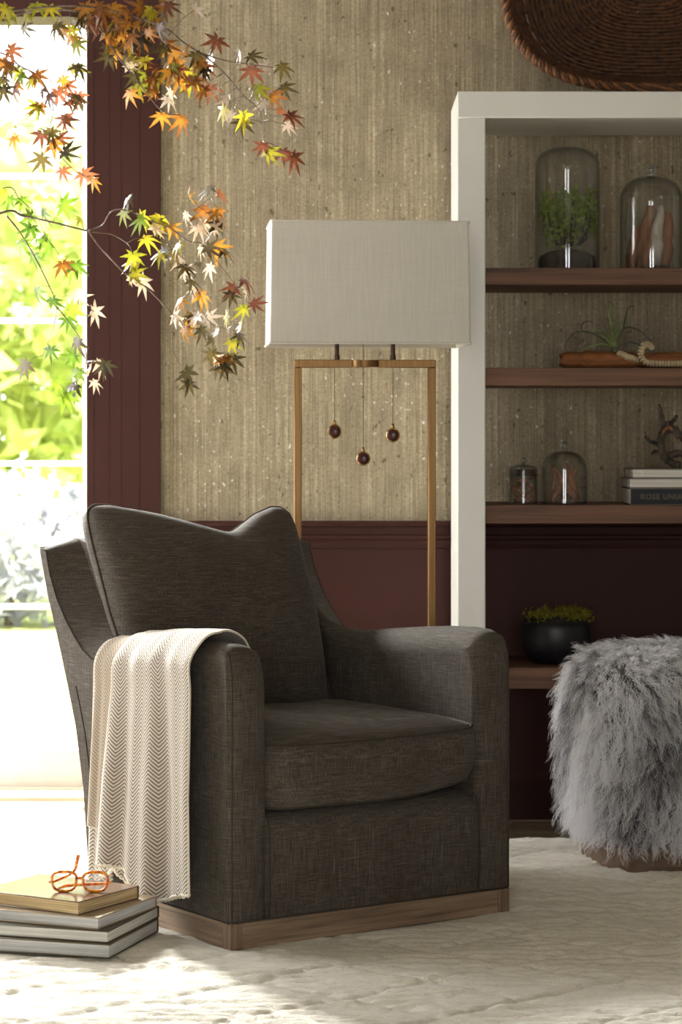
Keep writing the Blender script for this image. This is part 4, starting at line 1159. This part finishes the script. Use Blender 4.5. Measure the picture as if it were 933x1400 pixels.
a1 = t.add('ShaderNodeAttribute', attribute_name='tip').outputs['Fac']; a2 = t.add('ShaderNodeAttribute', attribute_name='tone').outputs['Fac']
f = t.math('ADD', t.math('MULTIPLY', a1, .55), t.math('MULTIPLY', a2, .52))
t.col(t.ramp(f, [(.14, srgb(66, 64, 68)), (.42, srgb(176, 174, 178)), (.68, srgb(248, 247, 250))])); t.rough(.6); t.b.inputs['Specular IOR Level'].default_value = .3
tl = t.add('ShaderNodeBsdfTranslucent'); t.link(t.b.inputs['Base Color'].links[0].from_socket, tl.inputs[0]); mx = t.add('ShaderNodeMixShader'); mx.inputs[0].default_value = .35
t.link(t.b.outputs[0], mx.inputs[1]); t.link(tl.outputs[0], mx.inputs[2]); t.link(mx.outputs[0], t.out.inputs[0])
fo = obj('fur', fur(), t.m, ott); fo['kind'] = 'stuff'

# ================================================================== SPECTACLES on the top book
M['tort'] = NT('amber_tortoiseshell').m
tt = M['tort']; t = NT('amber_shell'); n_ = t.noise(t.coord(scale=(90, 90, 90)), 1, 3)
t.col(t.ramp(n_, [(.36, srgb(170, 66, 14)), (.5, srgb(236, 128, 26)), (.64, srgb(252, 194, 72))])); t.rough(.12); t.b.inputs['Transmission Weight'].default_value = .35
t.b.inputs['Subsurface Weight'].default_value = .0
M['tort'] = t.m
M['lens'] = glassy('spectacle_lens', (.985, .985, .98, 1), .03, 5, .5)
gp = Vector((-.556, 5.128, ZB))
gl = thing('eyeglasses', 'amber tortoiseshell eyeglasses lying on the top floor book', 'eyeglasses', gp, R(-4))
def rim_pts(cx_, w_, h_, n=36):
    out = []
    for k in range(n):
        f = 2 * PI * k / n; x, z = oval(f, w_ / 2, h_ / 2, 2.9); x *= 1 + .10 * (z / (h_ / 2)) * (1 if z > 0 else .8)
        zz = z + h_ / 2 + .0028; out.append(Vector((cx_ + x, .10 * zz + .00, zz)))
    return out
for s in (-1, 1):
    pts = rim_pts(s * .0335, .052, .040)
    b = NB(); tube(b, pts, .0031, 8, closed=True); ro_ = obj('rim', b, 'tort', gl, smooth=True)
    b = NB(); b.faces.new([b.verts.new(p) for p in pts]); e_ = bmesh.ops.extrude_face_region(b, geom=b.faces[:]); bmesh.ops.translate(b, verts=[v for v in e_['geom'] if isinstance(v, bmesh.types.BMVert)], vec=(0, .0012, 0))
    obj('lens', b, 'lens', ro_)
b = NB(); tube(b, smooth_path([(-.0085, .003, .026), (-.004, .0025, .030), (.004, .0025, .030), (.0085, .003, .026)], 4), .0028, 8); obj('bridge', b, 'tort', gl, smooth=True)
for s in (-1, 1):
    b = NB(); tube(b, smooth_path([(s * .0590, .0025, .024), (s * .0645, .003, .022), (s * .0655, .006, .021)], 3), [.003] * 7, 8); obj('hinge_lug', b, 'tort', gl, smooth=True)
b = NB(); pp = smooth_path([(-.0655, .006, .021), (-.060, .016, .019), (-.030, .040, .030), (-.0185, .050, .041), (-.015, .054, .058), (-.012, .056, .070)], 5)
tube(b, pp, [.0027 + .0014 * (i / len(pp)) for i in range(len(pp))], 8); obj('temple', b, 'tort', gl, smooth=True)
b = NB(); pp = smooth_path([(.0655, .006, .021), (.060, .014, .018), (.020, .022, .014), (-.030, .024, .010), (-.050, .024, .005)], 5)
tube(b, pp, [.0027 + .0014 * (i / len(pp)) for i in range(len(pp))], 8); obj('temple', b, 'tort', gl, smooth=True)

# ================================================================== JAPANESE MAPLE
def maple_mesh(seed, droop):
    rr_ = random.Random(seed); b = NB()
    ang = [-128, -84, -42, 0, 42, 84, 128]; ln = [.42, .74, .93, 1.0, .93, .74, .42]
    def hgt(x, y): return -droop * (x * x + y * y) + .05 * abs(x)
    cen = b.verts.new((0, 0, 0))
    pol = lambda r_, a: (r_ * math.sin(R(a)), -r_ * math.cos(R(a)))
    V = lambda x, y: b.verts.new((x, y, hgt(x, y)))
    notch = [V(*pol(.17, -165))]
    for a0, a1 in zip(ang, ang[1:]): notch.append(V(*pol(.27 * rr_.uniform(.9, 1.1), (a0 + a1) / 2)))
    notch.append(V(*pol(.17, 165)))
    for k, (a, l_) in enumerate(zip(ang, ln)):
        a += rr_.uniform(-6, 6); l_ *= rr_.uniform(.9, 1.08); wd = .105 * (l_ ** .5)
        ca = pol(1, a); pe = (-ca[1], ca[0])
        mid = V(ca[0] * l_ * .52, ca[1] * l_ * .52); tip = V(ca[0] * l_, ca[1] * l_)
        m1 = V(ca[0] * l_ * .50 - pe[0] * wd, ca[1] * l_ * .50 - pe[1] * wd); m2 = V(ca[0] * l_ * .50 + pe[0] * wd, ca[1] * l_ * .50 + pe[1] * wd)
        n1, n2 = notch[k], notch[k + 1]
        if (Vector(m1.co) - n1.co).length > (Vector(m2.co) - n1.co).length: m1, m2 = m2, m1
        for f in ((cen, n1, m1, mid), (cen, mid, m2, n2), (m1, tip, mid), (mid, tip, m2)):
            b.faces.new(f)
    bmesh.ops.recalc_face_normals(b, faces=b.faces)
    b.normal_update()
    if sum(f.normal.z for f in b.faces) < 0: bmesh.ops.reverse_faces(b, faces=b.faces)
    # stalk
    me = bpy.data.meshes.new('maple_leaf'); b.to_mesh(me); b.free(); me.shade_smooth()
    return me
def maple_mat(name, c1, c2):
    t = NT(name)
    n = t.noise(t.coord(scale=(1.6, 1.6, 1.6)), 1, 2); oi = t.add('ShaderNodeObjectInfo')
    f = t.math('ADD', t.math('MULTIPLY', n, .8), t.math('MULTIPLY', t.math('SUBTRACT', oi.outputs['Random'], .5), .5))
    c = t.ramp(f, [(.25, c1), (.6, c2)])
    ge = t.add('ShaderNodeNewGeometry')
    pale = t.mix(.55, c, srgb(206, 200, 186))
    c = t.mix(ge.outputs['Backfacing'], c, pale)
    t.col(c); t.rough(.34); t.b.inputs['Specular IOR Level'].default_value = .6
    tl = t.add('ShaderNodeBsdfTranslucent'); t.link(c, tl.inputs[0])
    mx = t.add('ShaderNodeMixShader'); mx.inputs[0].default_value = .45
    t.link(t.b.outputs[0], mx.inputs[1]); t.link(tl.outputs[0], mx.inputs[2]); t.link(mx.outputs[0], t.out.inputs[0])
    return t.m
LM = {'G': maple_mat('maple_green', srgb(70, 100, 26), srgb(126, 154, 44)), 'Y': maple_mat('maple_yellow', srgb(118, 120, 28), srgb(186, 168, 46)),
      'O': maple_mat('maple_orange', srgb(122, 72, 28), srgb(188, 130, 46)), 'R': maple_mat('maple_russet', srgb(88, 46, 32), srgb(142, 84, 54)),
      'D': maple_mat('maple_dark', srgb(52, 46, 28), srgb(88, 74, 38))}
LM['W'] = LM['O']  # glints put into colour: these leaves turn their pale underside to the room
leaf_me = {}
for ck in 'GYORDW':
    leaf_me[ck] = []
    for k in range(3):
        me = maple_mesh(k * 7 + 3, [.18, .34, .5][k]); me.materials.append(LM[ck]); leaf_me[ck].append(me)
TY = 6.12
root = Vector((-1.36, 6.18, -.002))
pt = thing('planter', 'tall grey planter holding the maple tree', 'planter', root)
M['planter'] = mottled('grey_planter', srgb(96, 94, 90), srgb(120, 118, 112), (30, 30, 30), .8, .2)
b = NB(); lathe(b, [(0, 0), (.15, 0), (.19, .20), (.20, .46), (.19, .47), (.18, .46), (.175, .40), (0, .40)], 40); obj('pot', b, 'planter', pt, smooth=True)
b = NB(); lathe(b, [(0, .402), (.174, .402), (.15, .415), (0, .42)], 30); obj('soil', b, 'soil', pt, smooth=True)
tree = thing('maple_tree', 'japanese maple with orange and green star-shaped leaves arching before the glazed door', 'tree', root)
tp = lambda p: Vector(p) - root
b = NB(); trunk = smooth_path([(0, 0, .40), (.02, .0, .8), (-.01, -.01, 1.2), (.03, -.02, 1.6), (.08, -.02, 2.0), (.16, -.03, 2.22)], 6)
tube(b, trunk, [.020 - .013 * i / (len(trunk) - 1) for i in range(len(trunk))], 8); obj('trunk', b, 'bark', tree, smooth=True)
K = 2.2214
M['twig'] = mottled('maple_twig', srgb(70, 54, 50), srgb(128, 104, 96), (60, 60, 60), .5, .1)
branches = [ # polylines in photograph pixels x 2.2214, depth offsets, base radius
    ([(0, 60), (60, 42), (150, 30), (240, 36), (300, 80), (350, 160), (420, 250), (490, 335), (545, 350)], .03, .0045, 'top'),
    ([(200, 18), (330, 30), (490, 80), (560, 130), (610, 160), (690, 185), (760, 195), (830, 205)], -.03, .0036, 'top'),
    ([(610, 160), (680, 220), (740, 290), (790, 340), (800, 430)], -.03, .0022, None),
    ([(0, 160), (60, 200), (120, 235), (160, 320), (150, 400), (165, 450), (230, 520), (290, 545)], .10, .0028, 'mid'),
    ([(0, 648), (70, 656), (160, 675), (270, 702), (340, 712), (385, 738)], .0, .0042, 'low'),
    ([(270, 702), (300, 745), (350, 800), (380, 830), (440, 870), (490, 918), (560, 985), (620, 1010), (660, 1070)], .0, .0026, None),
    ([(270, 700), (310, 685), (340, 642), (390, 640), (440, 665), (510, 690), (570, 730), (620, 745), (680, 820), (735, 890)], -.02, .0022, None),
    ([(510, 740), (560, 830), (600, 920), (640, 980), (690, 1000)], .02, .0018, None),
    ([(20, 655), (60, 705), (105, 780), (150, 870), (172, 930), (160, 1000), (130, 1080)], .05, .0024, None),
    ([(172, 930), (210, 980), (250, 1040), (262, 1100), (230, 1170), (195, 1205)], .05, .0018, None),
    ([(0, 575), (60, 605), (110, 655), (140, 720), (200, 800)], .08, .0020, 'low'),
    ([(490, 918), (520, 1000), (525, 1060), (560, 1130)], .0, .0014, None),
    ([(510, 215), (540, 180), (570, 140), (600, 150)], -.02, .0014, None),
    ([(590, 640), (640, 600), (665, 590)], -.02, .0014, None),
]
leaves = []
def Lf(col, s): leaves.extend([(a, b_, col) for a, b_ in s])
Lf('Y', [(20, 25), (110, 15), (35, 45), (150, 22), (215, 85), (235, 130), (460, 40), (400, 160), (440, 180), (430, 220), (420, 260), (520, 200), (600, 205), (560, 215), (680, 330), (740, 350), (780, 265), (815, 460), (10, 580), (240, 665), (375, 645), (430, 655), (440, 725), (410, 790), (405, 830), (490, 770), (490, 660), (545, 740), (690, 960), (740, 935), (705, 1040), (85, 30), (30, 380)])
Lf('O', [(15, 190), (110, 225), (120, 320), (190, 240), (160, 435), (45, 415), (285, 545), (190, 85), (270, 25), (300, 60), (340, 20), (380, 30), (430, 20), (500, 18), (330, 100), (370, 80), (400, 110), (350, 150), (430, 130), (460, 240), (470, 275), (490, 350), (550, 358), (500, 130), (530, 150), (570, 140), (510, 215), (590, 240), (620, 270), (610, 185), (800, 270), (830, 288), (520, 690), (620, 635), (660, 640), (655, 750), (550, 910), (610, 895), (570, 970), (560, 1000), (190, 800), (310, 30), (355, 55), (390, 75), (450, 95), (340, 125), (380, 135), (300, 15), (420, 65), (480, 60), (270, 60)])
Lf('R', [(30, 150), (40, 270), (150, 290), (210, 310), (195, 360), (150, 395), (128, 405), (190, 515), (250, 525), (660, 120), (765, 210), (850, 335), (880, 350), (860, 460), (890, 475), (800, 440), (740, 850), (710, 872), (770, 920), (665, 585), (130, 270), (480, 205), (545, 205), (175, 275)])
Lf('G', [(65, 230), (65, 605), (130, 640), (190, 620), (95, 690), (150, 740), (130, 715), (70, 735), (105, 775), (215, 815), (110, 880), (160, 910), (210, 940), (205, 968), (155, 1060), (240, 1125), (225, 1080), (195, 1205), (170, 1160), (430, 665), (30, 600), (230, 800), (95, 655)])
Lf('D', [(70, 80), (130, 480), (195, 460), (235, 200), (735, 370), (760, 170), (855, 200), (862, 262), (395, 600), (80, 1105), (235, 1035), (230, 1170), (320, 1105), (640, 570), (610, 1000), (640, 1030), (680, 1110), (565, 1130), (575, 1165), (660, 1115), (690, 1085), (10, 270), (10, 240), (240, 300)])
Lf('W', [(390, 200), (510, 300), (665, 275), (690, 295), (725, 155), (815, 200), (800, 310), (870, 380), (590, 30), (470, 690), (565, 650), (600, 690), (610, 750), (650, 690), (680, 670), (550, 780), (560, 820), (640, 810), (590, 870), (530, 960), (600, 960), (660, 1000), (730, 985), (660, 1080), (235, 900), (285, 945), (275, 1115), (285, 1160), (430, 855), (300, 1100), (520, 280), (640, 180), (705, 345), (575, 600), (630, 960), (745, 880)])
_r = random.Random(5)
for zx, zy, cl_ in list(leaves):
    if zy < 330 and 180 < zx < 640 and cl_ in 'OYR' and _r.random() < .9: leaves.append((zx + _r.uniform(-26, 26), zy + _r.uniform(-22, 26), _r.choice('OORDYD')))
    elif zy < 440 and zx <= 240 and _r.random() < .5: leaves.append((zx + _r.uniform(-24, 24), zy + _r.uniform(-24, 24), _r.choice('ODRY')))
    elif 600 < zy < 1120 and 400 < zx < 720 and _r.random() < .4: leaves.append((zx + _r.uniform(-22, 22), zy + _r.uniform(-24, 24), _r.choice('OYDDW')))
print('leaves', len(leaves))
def bpoint(zx, zy, dy): return at(zx / K, zy / K, TY + dy)
bobj = []; bpts = []
for pts, dy, r0, kind in branches:
    p3 = [tp(bpoint(x, y_, dy + .02 * math.sin(i * 1.9))) for i, (x, y_) in enumerate(pts)]
    if kind:      # run back, out of the frame, to the trunk
        tgt = {'top': trunk[-1], 'mid': trunk[-6], 'low': trunk[14]}[kind]
        if pts[0][0] > 100: p3 = [tp(bpoint(-100, 52, 0)), tp(bpoint(60, 30, -.02))] + p3
        p3 = [tgt, tgt.lerp(p3[0], .55) + Vector((0, 0, .03))] + p3
    pp = smooth_path(p3, 6); bpts.append(pp); bobj.append((pp, r0))
twig_bm = []
for pp, r0 in bobj:
    b = NB(); tube(b, pp, [r0 * (1 - .7 * i / (len(pp) - 1)) for i in range(len(pp))], 6); twig_bm.append(b)
rr_ = random.Random(21); placed = [[] for _ in bobj]
for zx, zy, colr in leaves:
    best = None
    for bi, pp in enumerate(bpts):
        for p in pp[::2]:
            wp = p + root; qx = CX + wp.x / wp.y * FPX; qy = HZ - (wp.z - EYE) / wp.y * FPX
            dd = (qx - zx / K) ** 2 + (qy - zy / K) ** 2
            if best is None or dd < best[0]: best = (dd, bi, p)
    dd, bi, p = best
    Yl = (p + root).y + rr_.uniform(-.035, .035)
    c = tp(at(zx / K, zy / K, Yl))
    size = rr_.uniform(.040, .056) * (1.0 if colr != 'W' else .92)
    placed[bi].append((c, p, size, colr))
    tube(twig_bm[bi], [p, p.lerp(c, .5) + Vector((0, 0, .006)), c], [.0008, .0007, .0006], 4)
for bi, (pp, r0) in enumerate(bobj):
    bo = obj('branch', twig_bm[bi], 'twig', tree, smooth=True)
    for c, p, size, colr in placed[bi]:
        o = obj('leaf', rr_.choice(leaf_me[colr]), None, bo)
        # leaf plane mostly towards the room, tip hanging down and away from the twig
        dirv = Vector((c.x - p.x, 0, c.z - p.z)); dirv = dirv.normalized() if dirv.length > 1e-4 else Vector((0, 0, -1))
        tipv = (Vector((0, 0, -1)) * .9 + dirv * .5 + Vector((rr_.uniform(-.8, .8), rr_.uniform(-.35, .35), rr_.uniform(-.3, .3)))).normalized()
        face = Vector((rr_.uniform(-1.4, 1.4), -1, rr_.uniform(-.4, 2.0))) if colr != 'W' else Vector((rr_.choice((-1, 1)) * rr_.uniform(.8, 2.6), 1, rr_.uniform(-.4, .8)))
        face = (face - tipv * face.dot(tipv)).normalized()
        yv = -tipv; xv = yv.cross(face).normalized()
        m = Matrix((xv, yv, face)).transposed().to_4x4()
        o.matrix_local = Matrix.Translation(c) @ m @ Matrix.Diagonal((size, size, size, 1))
print('objects', len(C.objects))
